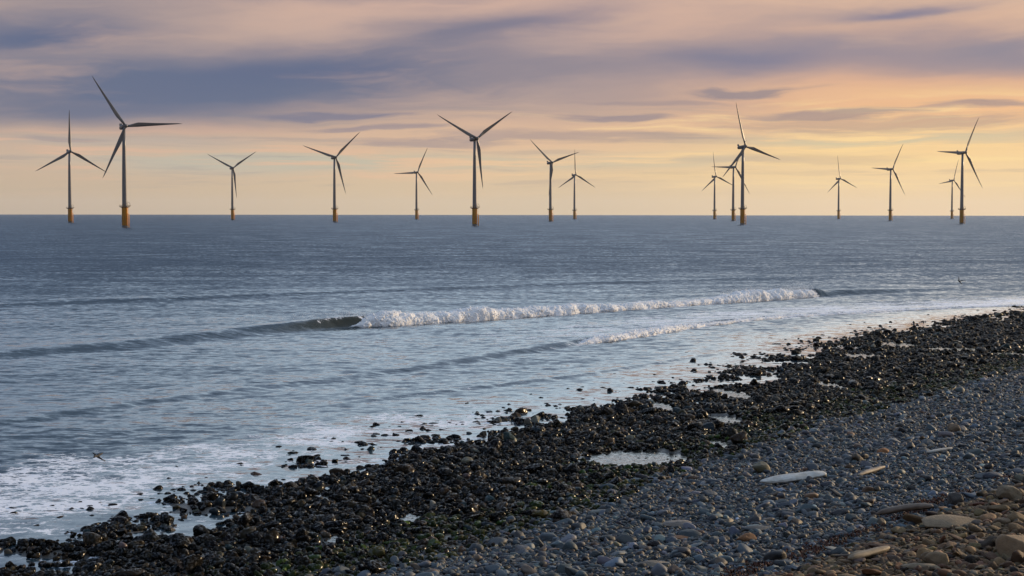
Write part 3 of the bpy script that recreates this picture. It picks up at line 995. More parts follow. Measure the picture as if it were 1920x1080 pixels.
landmark(1628, 1046, 74, 'slab', (0.26, 0.20, 0.125), 'long rounded tan stone like a short log', M_TAN, name='tan_stone', cat='stone', yaw=0.2, flat=1.3, long=1.3, seed=24)
landmark(1900, 1044, 62, 'round', (0.30, 0.20, 0.11), 'big smooth orange-tan boulder at the frame edge', M_TAN, name='tan_boulder', seed=25)
landmark(1758, 1062, 42, 'round', (0.25, 0.175, 0.10), 'stout brown-tan boulder tilted on its side among tan stones', M_TAN, name='tan_boulder', yaw=-0.7, seed=26)
landmark(1730, 1070, 74, 'slab', (0.25, 0.19, 0.12), 'long weathered tan stone in front of the stout boulder', M_TAN, name='tan_stone', cat='stone', yaw=-0.35, flat=1.3, seed=27)
landmark(1846, 1018, 34, 'slab', (0.27, 0.18, 0.13), 'pinkish finger-shaped stone lying slantwise', M_TAN, name='pink_stone', cat='stone', yaw=-0.7, long=1.3, seed=28)
landmark(1790, 948, 26, 'round', (0.06, 0.05, 0.042), 'dark round stone on the weed line above the slab', M_TAN, name='dark_stone', cat='stone', seed=29)
landmark(1890, 938, 40, 'angular', (0.24, 0.18, 0.11), 'blocky tan boulder leaning at the top of the tan bank', M_TAN, name='tan_boulder', seed=30)


def drop_near(S, extra=0.0):
    keep = np.ones(len(S.r), bool)
    for x, y, rr in LANDMARKS:
        keep &= (S.P[:, 0] - x) ** 2 + ((S.P[:, 1] - y) * 1.5) ** 2 > (rr * 0.8 + extra) ** 2
    return keep


# ------------------------------------------------------------------ driftwood
M_BLEACH, N = material('bleached_wood')
tc = N.n('ShaderNodeTexCoord').outputs['Object']
gx, gy, gz = N.sep(tc)
gr = N.noise(N.xyz(N.m('MULTIPLY', gx, 1.5), N.m('MULTIPLY', gy, 22.0), N.m('MULTIPLY', gz, 22.0)), 1.0, 5, 0.6)
tint = N.attr('tint')
st = N.ss(N.noise(tc, 3.2, 5, 0.65), 0.44, 0.62)
tint = N.mix(N.m('MULTIPLY', st, 0.45), tint, N.mix(1.0, tint, (0.42, 0.36, 0.28), blend='MULTIPLY'))
c = N.mix(1.0, tint, N.mix(gr, (0.35, 0.34, 0.32), (1.35, 1.35, 1.35)), blend='MULTIPLY')
b = N.n('ShaderNodeBump')
b.inputs['Strength'].default_value = 0.5
b.inputs['Distance'].default_value = 0.02
N.l(gr, b.inputs['Height'])
N.out(N.principled(Base_Color=c, Roughness=0.7, Normal=b.outputs[0]).outputs[0])


def driftwood(px0, py0, px1, py1, thick, width, color, label, name, cat, under=None, lift=0.05, tilt=0.0, taper=(0.6, 0.8), bend=0.0, round_=1.0, end=None):
    a, b = at(px0, py0), at(px1, py1)
    mid = (a + b) / 2
    L = math.hypot(*(b - a))
    ang = math.atan2(b[1] - a[1], b[0] - a[0])
    nseg, nr = 40, 24
    t = np.linspace(-1, 1, nseg)
    V, C = [], []
    for k, tt in enumerate(t):
        edge = math.sqrt(max(0.0, 1 - abs(tt) ** (10 if round_ > 1.5 else 5)))
        tp = np.interp(tt, [-1, -0.4, 0.3, 1], [taper[0], 1, 1, taper[1]])
        for j in range(nr):
            th = 2 * math.pi * j / nr
            cy, cz = math.cos(th), math.sin(th)
            q = 2.0 / (1.0 + round_)
            y = math.copysign(abs(cy) ** q, cy) * width / 2 * tp * edge
            zz = math.copysign(abs(cz) ** q, cz) * thick / 2 * (0.6 + 0.4 * tp) * edge + bend * (1 - tt * tt)
            w = 1 + 0.10 * math.sin(3.1 * tt + 1.7 * j) * 0.4
            V.append((tt * L / 2, y * w, zz))
            top = zz > 0
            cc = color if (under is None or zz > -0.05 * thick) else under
            if end is not None and tt > 0.72:
                cc = end
            C.append(tuple(0.7 * q for q in cc))
    V = np.array(V)
    V += (fbm(V * 3.0 + px0, 3, 3)[:, None] - 0.5) * np.array([0, 0.08 * width, 0.22 * thick])
    i = np.arange((nseg - 1) * nr).reshape(nseg - 1, nr)
    j = np.roll(i, -1, 1)
    F4 = np.stack([i, i + nr, j + nr, j], -1).reshape(-1, 4)[:, ::-1]
    me = mesh_np(name, V, F4)
    col_attr(me, 'tint', np.array(C))
    o = link(name, me, M_BLEACH)
    zb = height(np.array([a, b, mid]))
    o.location = (mid[0], mid[1], zb.max() + thick * 0.5 + lift)
    o.rotation_euler = (tilt, math.atan2(zb[0] - zb[1], L), ang)
    tag(o, label, cat)
    for f in np.linspace(-0.9, 0.9, 7):
        q = mid + (b - a) / 2 * f
        LANDMARKS.append((q[0], q[1], width * 0.7))
    return o


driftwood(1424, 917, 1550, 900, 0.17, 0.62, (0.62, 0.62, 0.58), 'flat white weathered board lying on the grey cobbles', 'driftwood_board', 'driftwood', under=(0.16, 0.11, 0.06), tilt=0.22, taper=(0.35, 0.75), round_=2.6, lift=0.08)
driftwood(1736, 857, 1786, 848, 0.15, 0.17, (0.50, 0.50, 0.47), 'small pale driftwood stick high on the grey shingle', 'driftwood_log', 'driftwood', lift=0.06)
driftwood(1608, 898, 1660, 882, 0.17, 0.22, (0.27, 0.22, 0.17), 'brown-grey split driftwood log between the white board and the pale stick', 'driftwood_log', 'driftwood', lift=0.06, taper=(0.7, 0.6), end=(0.34, 0.27, 0.19))
driftwood(1640, 990, 1752, 975, 0.24, 0.36, (0.20, 0.15, 0.11), 'hollow brown log with a shade-dark underside beside the sandstone slab', 'driftwood_log', 'driftwood', under=(0.025, 0.018, 0.014), lift=0.12, bend=0.08, taper=(0.6, 0.9))  # near-black under tint paints in the shade of the hollow
driftwood(1590, 1062, 1668, 1040, 0.20, 0.26, (0.24, 0.18, 0.11), 'short tan log among the tan stones', 'driftwood_log', 'driftwood', lift=0.08, taper=(0.8, 0.9))

# ------------------------------------------------------------------ stones: the largest as objects, the rest as loose stuff
def emit(S, name, mat, words_, stuff_label, group, n_ind=300, level_far=2, cat='rock'):
    ok = drop_near(S)
    rank = np.where(S.inside & ok, S.size, -1)
    top = np.argsort(-rank)[:n_ind]
    top = top[rank[top] > 0]
    for i in top:
        o = S.single(i, name, mat, smooth=cat != 'rock')
        t = int(S.tag[i])
        tag(o, words_[t][0], cat, words_[t][1])
    rest = ok.copy()
    rest[top] = False
    near = rest & (S.size > 9)
    far = rest & ~near
    # one stuff object: near stones keep the finer shape
    for level, m in ((3, near), (2, far)):
        if m.any():
            pass
    o = S.merged(name + '_rubble', rest, mat, level_far, smooth=cat != 'rock')
    tag(o, stuff_label, kind='stuff')
    print(name, len(S.r), 'single', len(top), 'px', S.size[top].min(), S.size[top].max())


emit(DARK, 'dark_rock', M_DARK, [
    ('black wet rock standing in or beside the shallow water at the edge of the sea', 'black rocks along the water'),
    ('black or brown wet rock in the packed band between sea and grey cobbles', 'wet rocks of the dark band'),
    ('green-black algae-coated rock near the edge of the grey cobbles', 'algae-coated rocks by the cobbles')],
    'packed band of wet black rocks along the shore', 'rocks', level_far=2)
emit(GREY, 'grey_cobble', M_GREY, [
    ('blue-grey rounded cobble lying on the shingle bank', 'grey cobbles of the shingle bank'),
    ('brownish or orange cobble lying among the grey ones', 'brown cobbles among the grey ones')],
    'bank of small grey cobbles and gravel', 'cobbles', cat='cobble')
emit(TANS, 'tan_stone', M_TAN, [
    ('grey or dark stone lying among the tan stones of the upper bank', 'grey stones on the tan bank'),
    ('tan weathered stone lying on the upper bank', 'tan stones of the upper bank')],
    'smaller tan stones of the upper bank', 'stones', cat='stone')

# red-brown strand line of seaweed
M_WEED, N = material('seaweed')
pos = N.n('ShaderNodeNewGeometry').outputs['Position']
N.out(N.principled(Base_Color=N.mix(N.noise(pos, 6.0, 3), (0.014, 0.006, 0.004), (0.075, 0.022, 0.009)), Roughness=0.75, Specular_IOR_Level=0.2).outputs[0])


def build_weed():
    P = grid_points(0.09, 0, 34, 28, 62, RNG)
    dt, arc = signed(P, TAN)
    off = 1.0 + 1.2 * (fbm(np.stack([arc / 4, arc * 0], 1), 4, 3) - 0.4)
    dn = np.exp(-((dt + off) / 0.55) ** 2) * np.clip((fbm(P / 1.1, 6, 3) - 0.40) * 4.5, 0, 1)
    P = P[RNG.uniform(0, 1, len(P)) < dn * 0.5]
    z = height(P)
    V, Fq = [], []
    for (x, y), zz in zip(P, z):
        L = RNG.uniform(0.10, 0.26)
        a = RNG.uniform(0, 6.28)
        w = RNG.uniform(0.012, 0.03)
        zb = zz + RNG.uniform(0.05, 0.14)
        k0 = len(V)
        for k in range(5):
            t = k / 4 - 0.5
            a2 = a + 1.3 * t
            cx, cy = x + math.cos(a2) * L * t, y + math.sin(a2) * L * t
            hh = zb + 0.05 * math.sin(k * 1.9 + x * 7)
            for s, dz in ((-1, 0), (1, 0.025)):
                V.append((cx - math.sin(a2) * w * s, cy + math.cos(a2) * w * s, hh + dz))
        for k in range(4):
            q = k0 + 2 * k
            Fq.append((q, q + 1, q + 3, q + 2))
    tag(link('seaweed', mesh_np('seaweed', np.array(V), np.array(Fq)), M_WEED), 'red-brown line of washed-up seaweed along the tan bank', kind='stuff')


build_weed()

# ------------------------------------------------------------------ breakers
M_FOAM, N = material('white_water')
pos = N.n('ShaderNodeNewGeometry').outputs['Position']
f = N.noise(pos, 3.0, 6, 0.7)
c = N.mix(N.ss(f, 0.36, 0.6), (0.80, 0.83, 0.86), (0.95, 0.95, 0.95))
b = N.n('ShaderNodeBump')
b.inputs['Strength'].default_value = 0.3
b.inputs['Distance'].default_value = 0.12
N.l(N.noise(pos, 4.0, 6, 0.7), b.inputs['Height'])
pr = N.principled(Base_Color=c, Roughness=0.8, Specular_IOR_Level=0.2, Normal=b.outputs[0])
tr = N.n('ShaderNodeBsdfTranslucent')
N.l(c, tr.inputs[0])
mx = N.n('ShaderNodeMixShader')
mx.inputs[0].default_value = 0.42
N.l(pr.outputs[0], mx.inputs[1])
N.l(tr.outputs[0], mx.inputs[2])
N.out(mx.outputs[0])


def along(L, s):
    seg = np.diff(L, axis=0)
    ln = np.hypot(seg[:, 0], seg[:, 1])
    cum = np.concatenate([[0], np.cumsum(ln)])
    p = np.stack([np.interp(s, cum, L[:, 0]), np.interp(s, cum, L[:, 1])], -1)
    k = np.clip(np.searchsorted(cum, s, 'right') - 1, 0, len(seg) - 1)
    d = seg[k] / ln[k][:, None]
    return p, d


def breaker(name, label, L, s0, s1, hfun, depth, seed, lumps, spray):
    rng = np.random.default_rng(seed)
    s = np.arange(s0, s1, 0.075)
    p, d = along(L, s)
    kern = np.ones(65) / 65
    d = np.stack([np.convolve(np.pad(d[:, q], 32, 'edge'), kern, 'valid') for q in (0, 1)], -1)
    nrm = np.stack([-d[:, 1], d[:, 0]], -1)           # seaward
    hh = hfun(s)
    nv = 36
    th = np.linspace(-0.12 * math.pi, 1.06 * math.pi, nv)
    S, T = np.meshgrid(s, th, indexing='ij')
    lum = 0.62 * fbm(np.stack([S * 0.75, T * 1.1, T * 0 + seed], -1), seed, 3, 0.5) + 0.38 * (1 - np.abs(2 * fbm(np.stack([S * 1.9, T * 2.6, T * 0 + 5.5], -1), seed + 40, 3, 0.5) - 1))
    big = fbm(np.stack([S * 0.16, S * 0 + 4.0], -1), seed + 9, 3)
    rad = (0.62 + 0.72 * lum) * np.clip(0.45 + 1.1 * big, 0.8, 1.3)
    H = hh[:, None] * rad
    W = depth * (0.35 + 0.65 * hh / hh.max())[:, None] * (0.6 + 0.8 * lum) * (0.7 + 0.6 * big)
    y = -np.cos(T) * W                                   # negative towards the shore
    z = np.maximum(np.sin(T), -0.25) * H
    lip = (fbm(np.stack([S * 0.5, S * 0], -1), seed + 3, 3) - 0.5) * 1.1
    c = p[:, None, :] + nrm[:, None, :] * (y + 0.55 * depth + lip)[..., None]
    V = np.concatenate([c, (z + 0.02)[..., None]], -1).reshape(-1, 3)
    ns = len(s)
    i = np.arange(ns * nv).reshape(ns, nv)
    Fq = np.stack([i[:-1, :-1], i[1:, :-1], i[1:, 1:], i[:-1, 1:]], -1).reshape(-1, 4)
    F3 = np.concatenate([Fq[:, [0, 1, 2]], Fq[:, [0, 2, 3]]])
    VV, FF, off = [V], [F3], len(V)

    def balls(pos_, rad_, level):
        nonlocal off
        base, f = ICO[level]
        k = rng.normal(size=(len(rad_), 1, 3)) * 0.25 + 1
        v = base[None] * rad_[:, None, None] * k + pos_[:, None, :]
        VV.append(v.reshape(-1, 3))
        FF.append((f[None] + (off + np.arange(len(rad_)) * len(base))[:, None, None]).reshape(-1, 3))
        off += len(rad_) * len(base)

    m = lumps
    k = rng.integers(0, ns, m)
    t = rng.uniform(0.0, 0.95, m) * math.pi
    j = np.clip((t / math.pi * nv).astype(int), 0, nv - 1)
    G = V.reshape(ns, nv, 3)[k, j]
    rr = np.clip(0.065 * np.exp(rng.normal(0, 0.4, m)), 0.03, 0.15) * (0.4 + 0.6 * hh[k] / hh.max())
    balls(G + rng.normal(0, 1, (m, 3)) * rr[:, None] * 0.4 - np.array([0, 0, 1]) * rr[:, None] * 0.35, rr, 2)
    # torn spray blown back off the crest by the offshore wind
    for sc, cnt, height_, spread, back in spray:
        ss = rng.normal(sc, spread, cnt)
        pp, dd = along(L, ss)
        nn = np.stack([-dd[:, 1], dd[:, 0]], -1)
        e = rng.exponential(1, cnt)
        bk = rng.uniform(0, 1, cnt) * e * back
        hgt = hfun(np.clip(ss, s0, s1)) * 0.8 + rng.exponential(0.35, cnt) * height_ * np.exp(-((ss - sc) / spread) ** 2 * 0.5)
        q = np.concatenate([pp + nn * (0.6 + bk)[:, None], hgt[:, None]], 1)
        q[:, 0] -= bk * 0.5
        balls(q, np.clip(0.009 * np.exp(rng.normal(0, 0.5, cnt)), 0.004, 0.03), 1)
    V = np.concatenate(VV)
    V[:, 2] -= (V[:, 0] ** 2 + V[:, 1] ** 2) / (2 * EARTH_R)
    tag(link(name, mesh_np(name, V, np.concatenate(FF)), M_FOAM), label, kind='stuff')


def h_main(s):
    h = main_height(s) * 0.86 + 0.07
    h = h * (0.10 * sstep(A_CURL, A_CURL + 3, s) + 0.90 * sstep(A_BREAK - 3.0, A_BREAK + 2.6, s)) * (1 - sstep(A_END - 1.0, A_END + 1.2, s))
    return np.maximum(h, 0.02)


A_P2 = arc_at(MAIN, 1420, 563)
breaker('breaking_wave', 'tumbling white crest of the main breaker', MAIN, A_BREAK - 3.5, A_END + 1.2, h_main, 1.3, 3, 5200,
        [(A_BREAK - 1.0, 9000, 1.1, 2.4, 3.0), (A_BREAK + 4, 1500, 1.0, 3.0, 2.0), (A_P2, 7000, 1.1, 3.0, 2.6), (A_END - 3, 6000, 1.1, 3.0, 2.0), ((A_BREAK + A_END) / 2, 3000, 0.5, 14, 1.2)])


def h_in(s):
    h = 0.52 * sstep(A_IN1 - 3, A_IN1 + 2, s) * (1 - 0.62 * sstep(A_IN1 + 14, A_IN1 + 34, s)) * (1 - 0.6 * sstep(A_IN1 + 40, A_IN2, s))
    return np.maximum(h, 0.015)


breaker('small_breaker', 'low white foam line of the small wave nearer the shore', INNER, A_IN1 - 3, A_IN2 + 20, h_in, 0.7, 7, 5200, [])

# ------------------------------------------------------------------ wind turbines
M_PAINT, N = material('backlit_grey_paint')  # light grey towers; their backlit shade is put into this darker base colour
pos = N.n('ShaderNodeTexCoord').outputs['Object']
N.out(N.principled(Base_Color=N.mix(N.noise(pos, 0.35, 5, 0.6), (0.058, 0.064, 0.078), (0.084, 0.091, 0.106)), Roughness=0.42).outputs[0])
M_BLADE, N = material('backlit_blade_paint')  # base colour darkened to hold the backlit shade of blades, hub and nacelle
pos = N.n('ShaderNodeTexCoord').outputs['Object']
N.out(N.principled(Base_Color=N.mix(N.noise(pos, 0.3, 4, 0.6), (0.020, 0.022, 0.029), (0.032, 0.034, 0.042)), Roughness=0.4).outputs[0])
M_YELLOW, N = material('yellow_steel')
pos = N.n('ShaderNodeTexCoord').outputs['Object']
px_, py_, pz_ = N.sep(pos)
st = N.noise(N.xyz(N.m('MULTIPLY', px_, 1.2), N.m('MULTIPLY', py_, 1.2), N.m('MULTIPLY', pz_, 0.12)), 1.0, 5, 0.65)
N.out(N.principled(Base_Color=N.mix(N.ss(st, 0.42, 0.7), (0.78, 0.345, 0.004), (0.58, 0.23, 0.004)), Roughness=0.45).outputs[0])
M_RUST, N = material('dark_steel')
pos = N.n('ShaderNodeTexCoord').outputs['Object']
N.out(N.principled(Base_Color=N.mix(N.noise(pos, 0.8, 4, 0.6), (0.05, 0.032, 0.016), (0.14, 0.075, 0.025)), Roughness=0.6).outputs[0])
M_GROWTH, N = material('marine_growth')
pos = N.n('ShaderNodeTexCoord').outputs['Object']
N.out(N.principled(Base_Color=N.mix(N.noise(pos, 0.9, 4, 0.6), (0.012, 0.012, 0.010), (0.035, 0.03, 0.02)), Roughness=0.5).outputs[0])


def add_lathe(bm, prof, seg=32, close=True):
    rings = []
    for r, z in prof:
        rings.append([bm.verts.new((r * math.cos(2 * math.pi * k / seg), r * math.sin(2 * math.pi * k / seg), z)) for k in range(seg)])
    for a, b in zip(rings, rings[1:]):
        for k in range(seg):
            bm.faces.new((a[k], a[(k + 1) % seg], b[(k + 1) % seg], b[k]))
    if close:
        bm.faces.new(rings[0][::-1])
        bm.faces.new(rings[-1])


def add_tube(bm, pts, r, seg=8):
    pts = [Vector(p) for p in pts]
    rings = []
    for k, p in enumerate(pts):
        d = (pts[min(k + 1, len(pts) - 1)] - pts[max(k - 1, 0)]).normalized()
        x = d.orthogonal().normalized() if k == 0 else (x - d * x.dot(d)).normalized()
        y = d.cross(x)
        rings.append([bm.verts.new(p + (x * math.cos(2 * math.pi * j / seg) + y * math.sin(2 * math.pi * j / seg)) * r) for j in range(seg)])
    for a, b in zip(rings, rings[1:]):
        for j in range(seg):
            bm.faces.new((a[j], a[(j + 1) % seg], b[(j + 1) % seg], b[j]))
    bm.faces.new(rings[0][::-1])
    bm.faces.new(rings[-1])


def blade_mesh():
    R = 46.0
    rs = np.array([0.0, 0.02, 0.05, 0.09, 0.14, 0.2, 0.28, 0.38, 0.5, 0.62, 0.74, 0.85, 0.93, 0.975, 1.0])
    chord = np.interp(rs, [0, 0.05, 0.12, 0.2, 0.3, 0.5, 0.75, 0.93, 1], [1.9, 1.95, 2.7, 3.5, 3.15, 2.25, 1.4, 0.75, 0.12])
    thick = np.interp(rs, [0, 0.05, 0.12, 0.2, 0.4, 1], [1.0, 0.97, 0.55, 0.34, 0.24, 0.17])
    twist = np.interp(rs, [0, 0.2, 0.5, 1], [14, 11, 5, 0])
    nj = 22
    V = []
    for q, c, t, tw in zip(rs, chord, thick, twist):
        le = np.interp(q, [0, 0.05, 0.2, 1.0], [0.95, 0.97, 1.05, 0.30])      # leading edge line
        for j in range(nj):
            a = 2 * math.pi * j / nj
            u = (1 - math.cos(a)) / 2
            ell = math.sin(a) * 0.5
            foil = ell if t > 0.6 else math.copysign(1, ell) * (1.05 * (0.2969 * math.sqrt(u) - 0.126 * u - 0.3516 * u * u + 0.2843 * u ** 3 - 0.1015 * u ** 4) * 5 * 0.5) if abs(ell) > 1e-6 else 0.0
            x, y = le - u * c, foil * c * t
            cs, sn = math.cos(RAD(tw + 2)), math.sin(RAD(tw + 2))
            V.append((x * cs - y * sn, x * sn + y * cs - 1.2 * q ** 3, q * R + 0.9))
    ns = len(rs)
    i = np.arange(ns * nj).reshape(ns, nj)
    j = np.roll(i, -1, 1)
    Fq = np.stack([i[:-1], j[:-1], j[1:], i[1:]], -1).reshape(-1, 4)
    me = mesh_np('blade', np.array(V), Fq)
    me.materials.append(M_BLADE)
    return me


HUB_Z, OVERHANG, YAW, TILT = 80.0, 4.4, RAD(32), RAD(-5)


def make_turbine():
    root = bpy.data.objects.new('wind_turbine', None)
    COL.objects.link(root)
    root.empty_display_size = 5
    bm = bmesh.new()
    add_lathe(bm, [(2.30, 1.3), (2.30, 15.2), (2.42, 15.25), (2.42, 16.2)])
    tp = link('transition_piece', bm_mesh('transition_piece', bm), M_YELLOW, root)
    bm = bmesh.new()
    add_lathe(bm, [(2.34, -4.0), (2.34, 1.5), (2.30, 1.5)])
    link('monopile', bm_mesh('monopile', bm), M_GROWTH, root)
    bm = bmesh.new()
    add_lathe(bm, [(2.45, 15.6), (4.1, 16.2), (4.2, 16.25), (4.2, 16.6), (2.0, 16.6)])
    pf = link('platform', bm_mesh('platform', bm, False), M_RUST, root)
    bm = bmesh.new()
    for h in (17.15, 17.75):
        add_tube(bm, [(4.1 * math.cos(2 * math.pi * k / 24), 4.1 * math.sin(2 * math.pi * k / 24), h) for k in range(25)], 0.07, 6)
    for k in range(16):
        a = 2 * math.pi * k / 16
        add_tube(bm, [(4.1 * math.cos(a), 4.1 * math.sin(a), 16.5), (4.1 * math.cos(a), 4.1 * math.sin(a), 17.8)], 0.07, 6)
    link('railing', bm_mesh('railing', bm), M_RUST, pf)
    # boat landing: two bumper tubes on stubs with a ladder between them
    ang = RAD(-14)
    ca, sa = math.cos(ang), math.sin(ang)

    def at_land(r, s, z):
        return (r * ca - s * sa, r * sa + s * ca, z)
    bm = bmesh.new()
    for s in (-0.8, 0.8):
        add_tube(bm, [at_land(2.4, s, 10.9), at_land(3.5, s, 10.3), at_land(3.6, s, 9.5), at_land(3.6, s, -2.5)], 0.20, 8)
        for z in (1.2, 4.2, 7.2):
            add_tube(bm, [at_land(2.1, s, z), at_land(3.6, s, z)], 0.15, 6)
    bl = link('boat_landing', bm_mesh('boat_landing', bm), M_YELLOW, root)
    bm = bmesh.new()
    for s in (-0.25, 0.25):
        add_tube(bm, [at_land(3.2, s, -1.5), at_land(3.2, s, 16.2)], 0.06, 6)
    for k in range(34):
        z = -0.8 + 0.5 * k
        add_tube(bm, [at_land(3.2, -0.25, z), at_land(3.2, 0.25, z)], 0.03, 5)
    link('ladder', bm_mesh('ladder', bm), M_YELLOW, bl)
    bm = bmesh.new()
    bx, by = 3.3 * math.cos(RAD(8)), 3.3 * math.sin(RAD(8))
    arc = [(bx - 0.9 + 1.9 * math.sin(RAD(q)), by, 18.2 + 1.9 * math.cos(RAD(q))) for q in range(-28, 96, 12)]
    add_tube(bm, [(bx - 0.2, by, 16.5), (bx - 0.9, by, 18.4), arc[0]] + arc, 0.14, 8)
    add_tube(bm, [arc[-1], (arc[-1][0], by, 17.5)], 0.06, 6)
    bmesh.ops.create_cube(bm, size=0.7, matrix=Matrix.Translation((arc[-1][0], by, 17.2)))
    link('davit_crane', bm_mesh('davit_crane', bm), M_RUST, root)
    bm = bmesh.new()
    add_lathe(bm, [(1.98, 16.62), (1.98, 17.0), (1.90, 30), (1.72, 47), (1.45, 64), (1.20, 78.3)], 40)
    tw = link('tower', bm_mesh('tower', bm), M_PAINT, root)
    bm = bmesh.new()
    pts = [(-0.5, 16.64), (0.5, 16.64), (0.5, 18.9), (0, 19.2), (-0.5, 18.9)]
    vs = [bm.verts.new((u, -2.03, z)) for u, z in pts]
    f = bm.faces.new(vs)
    ex = bmesh.ops.extrude_face_region(bm, geom=[f])
    bmesh.ops.translate(bm, verts=[v for v in ex['geom'] if isinstance(v, bmesh.types.BMVert)], vec=(0, 0.3, 0))
    link('door', bm_mesh('door', bm, False), M_RUST, tw)
    # nacelle: a rounded barrel along -Y (towards the rotor)
    bm = bmesh.new()
    prof = [(-2.7, 1.15), (-2.5, 1.55), (-1.0, 1.75), (2.0, 1.80), (5.0, 1.72), (7.0, 1.50), (7.7, 1.15), (7.85, 0.6)]
    rings = []
    for y, r in prof:
        ring = []
        for k in range(24):
            a = 2 * math.pi * k / 24
            cx, cz = math.cos(a), math.sin(a)
            q = 0.72
            ring.append(bm.verts.new((math.copysign(abs(cx) ** q, cx) * r, y, math.copysign(abs(cz) ** q, cz) * r * 1.02)))
        rings.append(ring)
    for a, b in zip(rings, rings[1:]):
        for k in range(24):
            bm.faces.new((a[k], a[(k + 1) % 24], b[(k + 1) % 24], b[k]))
    bm.faces.new(rings[0])
    bm.faces.new(rings[-1][::-1])
    T = Matrix.Rotation(YAW, 4, 'Z')
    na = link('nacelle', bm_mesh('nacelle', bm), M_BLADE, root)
    na.matrix_local = T @ Matrix.Translation((0, 0, HUB_Z)) @ Matrix.Rotation(TILT, 4, 'X')
    bm = bmesh.new()
    vs = [bm.verts.new(p) for p in ((-1.2, 6.5, 1.5), (1.2, 6.5, 1.5), (1.0, 7.3, 3.6), (-1.0, 7.3, 3.6))]
    f = bm.faces.new(vs)
    ex = bmesh.ops.extrude_face_region(bm, geom=[f])
    bmesh.ops.translate(bm, verts=[v for v in ex['geom'] if isinstance(v, bmesh.types.BMVert)], vec=(0, 0.7, 0))
    add_tube(bm, [(0.9, 7.5, 3.3), (0.9, 7.7, 4.5)], 0.08, 6)
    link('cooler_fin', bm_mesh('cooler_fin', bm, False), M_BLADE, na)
    bm = bmesh.new()
    add_lathe(bm, [(0.02, 2.0), (0.6, 1.85), (1.15, 1.35), (1.5, 0.5), (1.6, -0.4), (1.5, -1.35)], 28)
    bmesh.ops.transform(bm, matrix=Matrix.Rotation(RAD(90), 4, 'X'), verts=bm.verts)
    me = bm_mesh('rotor_hub', bm)
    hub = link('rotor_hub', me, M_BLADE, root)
    hub.matrix_local = T @ Matrix.Translation((0, 0, HUB_Z)) @ Matrix.Rotation(TILT, 4, 'X') @ Matrix.Translation((0, -OVERHANG, 0))
    blades = []
    bme = blade_mesh()
    for k in range(3):
        blades.append(link('blade', bme, None, root))
    return root


def spin(root, theta):
    k = 0
    T = Matrix.Rotation(YAW, 4, 'Z') @ Matrix.Translation((0, 0, HUB_Z)) @ Matrix.Rotation(TILT, 4, 'X') @ Matrix.Translation((0, -OVERHANG, 0))
    for ch in root.children:
        if ch.name.split('.')[0] == 'blade':
            ch.matrix_local = T @ Matrix.Rotation(RAD(theta + 120 * k), 4, 'Y')
            k += 1


def copy_tree(o, parent=None):
    c = o.copy()
    COL.objects.link(c)
    if parent is not None:
        c.parent = parent
        c.matrix_parent_inverse = o.matrix_parent_inverse.copy()
        c.matrix_basis = o.matrix_basis.copy()
    for ch in list(o.children):
        copy_tree(ch, c)
    return c


TURBINES = [  # tower x at the water, hub y, rotor angle, label
    (131.5, 284, 0, 'wind turbine beside the largest one, its rotor with one blade straight up'),
    (234, 237, -34, 'largest wind turbine, one blade pointing level toward the middle of the sea'),
    (436, 315, 56, 'small wind turbine with a Y-shaped rotor standing alone past the largest turbine'),
    (627.5, 295, 46.5, 'mid-sized wind turbine with its low blade kicked out, between two smaller ones'),
    (781, 323, 26, 'small wind turbine with one level blade, just before the big central one'),
    (890, 260, 56, 'big central wind turbine with two blades raised in a wide V'),
    (1032, 305, 71, 'wind turbine whose third blade hides behind its tower, blade tip touching a smaller turbine'),
    (1077, 328, -1, 'small distant wind turbine with one blade upright, close behind a larger one'),
    (1339.5, 331, -7, 'smallest wind turbine of the overlapping trio'),
    (1374.5, 313, 29, 'middle wind turbine of the overlapping trio, half hidden behind the tall one'),
    (1392, 275, -14, 'tall wind turbine in front of the overlapping trio'),
    (1572, 335, -7, 'small distant wind turbine alone in the gap after the trio'),
    (1669, 317, 31, 'mid-sized wind turbine with one level blade, after the lone small one'),
    (1784.5, 338, 20, 'small distant wind turbine partly hidden behind the last big turbine'),
    (1803, 286, 30, 'last big wind turbine at the sunny end of the row, one level blade'),
]
proto = make_turbine()
for i, (px, hy, th, lab) in enumerate(TURBINES):
    o = proto if i == 0 else copy_tree(proto)
    dr = ray(px, 417)
    az = math.atan2(dr[0], dr[1])
    th_hub = ray(px, hy)
    D = 1500.0
    for _ in range(30):
        base = -D * D / (2 * EARTH_R)
        # hub is OVERHANG nearer the viewer along the axis
        D = (HUB_Z + base - CAM_H + 0.3) / th_hub[2]
    o.location = (math.sin(az) * D, math.cos(az) * D, -D * D / (2 * EARTH_R))
    o.rotation_euler = (0, 0, 0)
    spin(o, th)
    tag(o, lab, 'wind turbine', 'wind turbines standing in the sea')

# ------------------------------------------------------------------ haze over the sea
m = bpy.data.materials.new('haze_air')
m.use_nodes = True
N = NT(m.node_tree)
pv = N.n('ShaderNodeVolumePrincipled')
pv.inputs['Color'].default_value = (0.86, 0.88, 0.92, 1)
pv.inputs['Density'].default_value = 1.9e-5
pv.inputs['Anisotropy'].default_value = 0.2
o = N.n('ShaderNodeOutputMaterial')
N.l(pv.outputs[0], o.inputs['Volume'])
bm = bmesh.new()
bmesh.ops.create_cube(bm, size=1.0, matrix=Matrix.Translation((0, 8300, 54.0)) @ Matrix.Diagonal((34000, 17400, 156, 1)))
tag(link('haze', bm_mesh('haze', bm, False), m), 'thin sea haze fading the distant turbines', kind='stuff')

# ------------------------------------------------------------------ birds
M_BIRD, N = material('dark_feathers')
N.out(N.principled(Base_Color=(0.012, 0.012, 0.013, 1), Roughness=0.8).outputs[0])


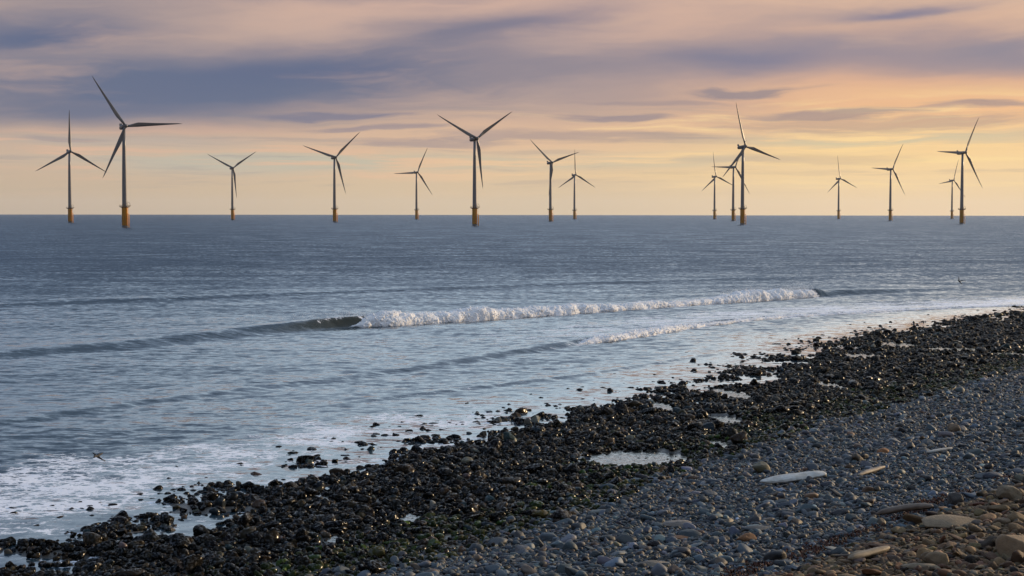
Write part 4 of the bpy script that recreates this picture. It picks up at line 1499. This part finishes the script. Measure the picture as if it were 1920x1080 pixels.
def bird(px, py, dist, span, left, right, heading, label, name='seagull'):
    """a bird in flight: one lofted body with two jointed wings; LEFT and RIGHT: (elevation of inner wing, of outer wing)"""
    bm = bmesh.new()
    prof = [(-0.30, 0.005, 0), (-0.26, 0.03, 0), (-0.12, 0.05, 0), (0.0, 0.062, 0), (0.12, 0.052, 0.005), (0.19, 0.036, 0.02), (0.23, 0.036, 0.025), (0.265, 0.022, 0.022), (0.31, 0.004, 0.014)]
    rings = []
    for y, r, z in prof:
        rings.append([bm.verts.new((r * math.cos(2 * math.pi * k / 10), y, z + r * 0.9 * math.sin(2 * math.pi * k / 10))) for k in range(10)])
    for a, b in zip(rings, rings[1:]):
        for k in range(10):
            bm.faces.new((a[k], a[(k + 1) % 10], b[(k + 1) % 10], b[k]))
    tail = [bm.verts.new(p) for p in ((-0.03, -0.25, 0.012), (0.03, -0.25, 0.012), (0.09, -0.42, 0.005), (-0.09, -0.42, 0.005))]
    f = bm.faces.new(tail)
    for side, (e1, e2) in ((-1, left), (1, right)):
        j0 = Vector((side * 0.03, 0.04, 0.03))
        j1 = j0 + Vector((side * math.cos(RAD(e1)), 0.10, math.sin(RAD(e1)))) * span * 0.22
        j2 = j1 + Vector((side * math.cos(RAD(e2)), -0.28, math.sin(RAD(e2)))) * span * 0.30
        cs = []
        for j, c in ((j0, 0.17), (j1, 0.15), ((j1 + j2) / 2, 0.11), (j2, 0.015)):
            up = Vector((0, 0, 0.02))
            cs.append([bm.verts.new(j + Vector((0, c * 0.4, 0))), bm.verts.new(j + up), bm.verts.new(j + Vector((0, -c * 0.6, 0))), bm.verts.new(j - up)])
        for a, b in zip(cs, cs[1:]):
            for k in range(4):
                bm.faces.new((a[k], a[(k + 1) % 4], b[(k + 1) % 4], b[k]))
        bm.faces.new(cs[-1])
    o = link(name, bm_mesh(name, bm), M_BIRD)
    d = ray(px, py)
    o.location = (d[0] * dist, d[1] * dist, CAM_H + d[2] * dist)
    o.rotation_euler = (RAD(28), 0, heading)
    tag(o, label, 'bird')


bird(1799, 528, 150, 1.15, (68, 60), (8, 0), RAD(20), 'dark seabird in flight low over the bright water, one wing raised')
bird(183, 856, 74, 0.66, (4, -6), (14, 16), RAD(75), 'dark seabird skimming the water near the white foam')

# ------------------------------------------------------------------ render settings
SC.render.engine = 'CYCLES'
SC.cycles.use_denoising = True
SC.cycles.max_bounces = 5
SC.cycles.diffuse_bounces = 2
SC.cycles.glossy_bounces = 3
SC.cycles.caustics_reflective = False
SC.cycles.caustics_refractive = False
SC.view_settings.view_transform = 'Standard'
SC.view_settings.look = 'None'
SC.view_settings.gamma = 1
SC.view_settings.exposure = 0
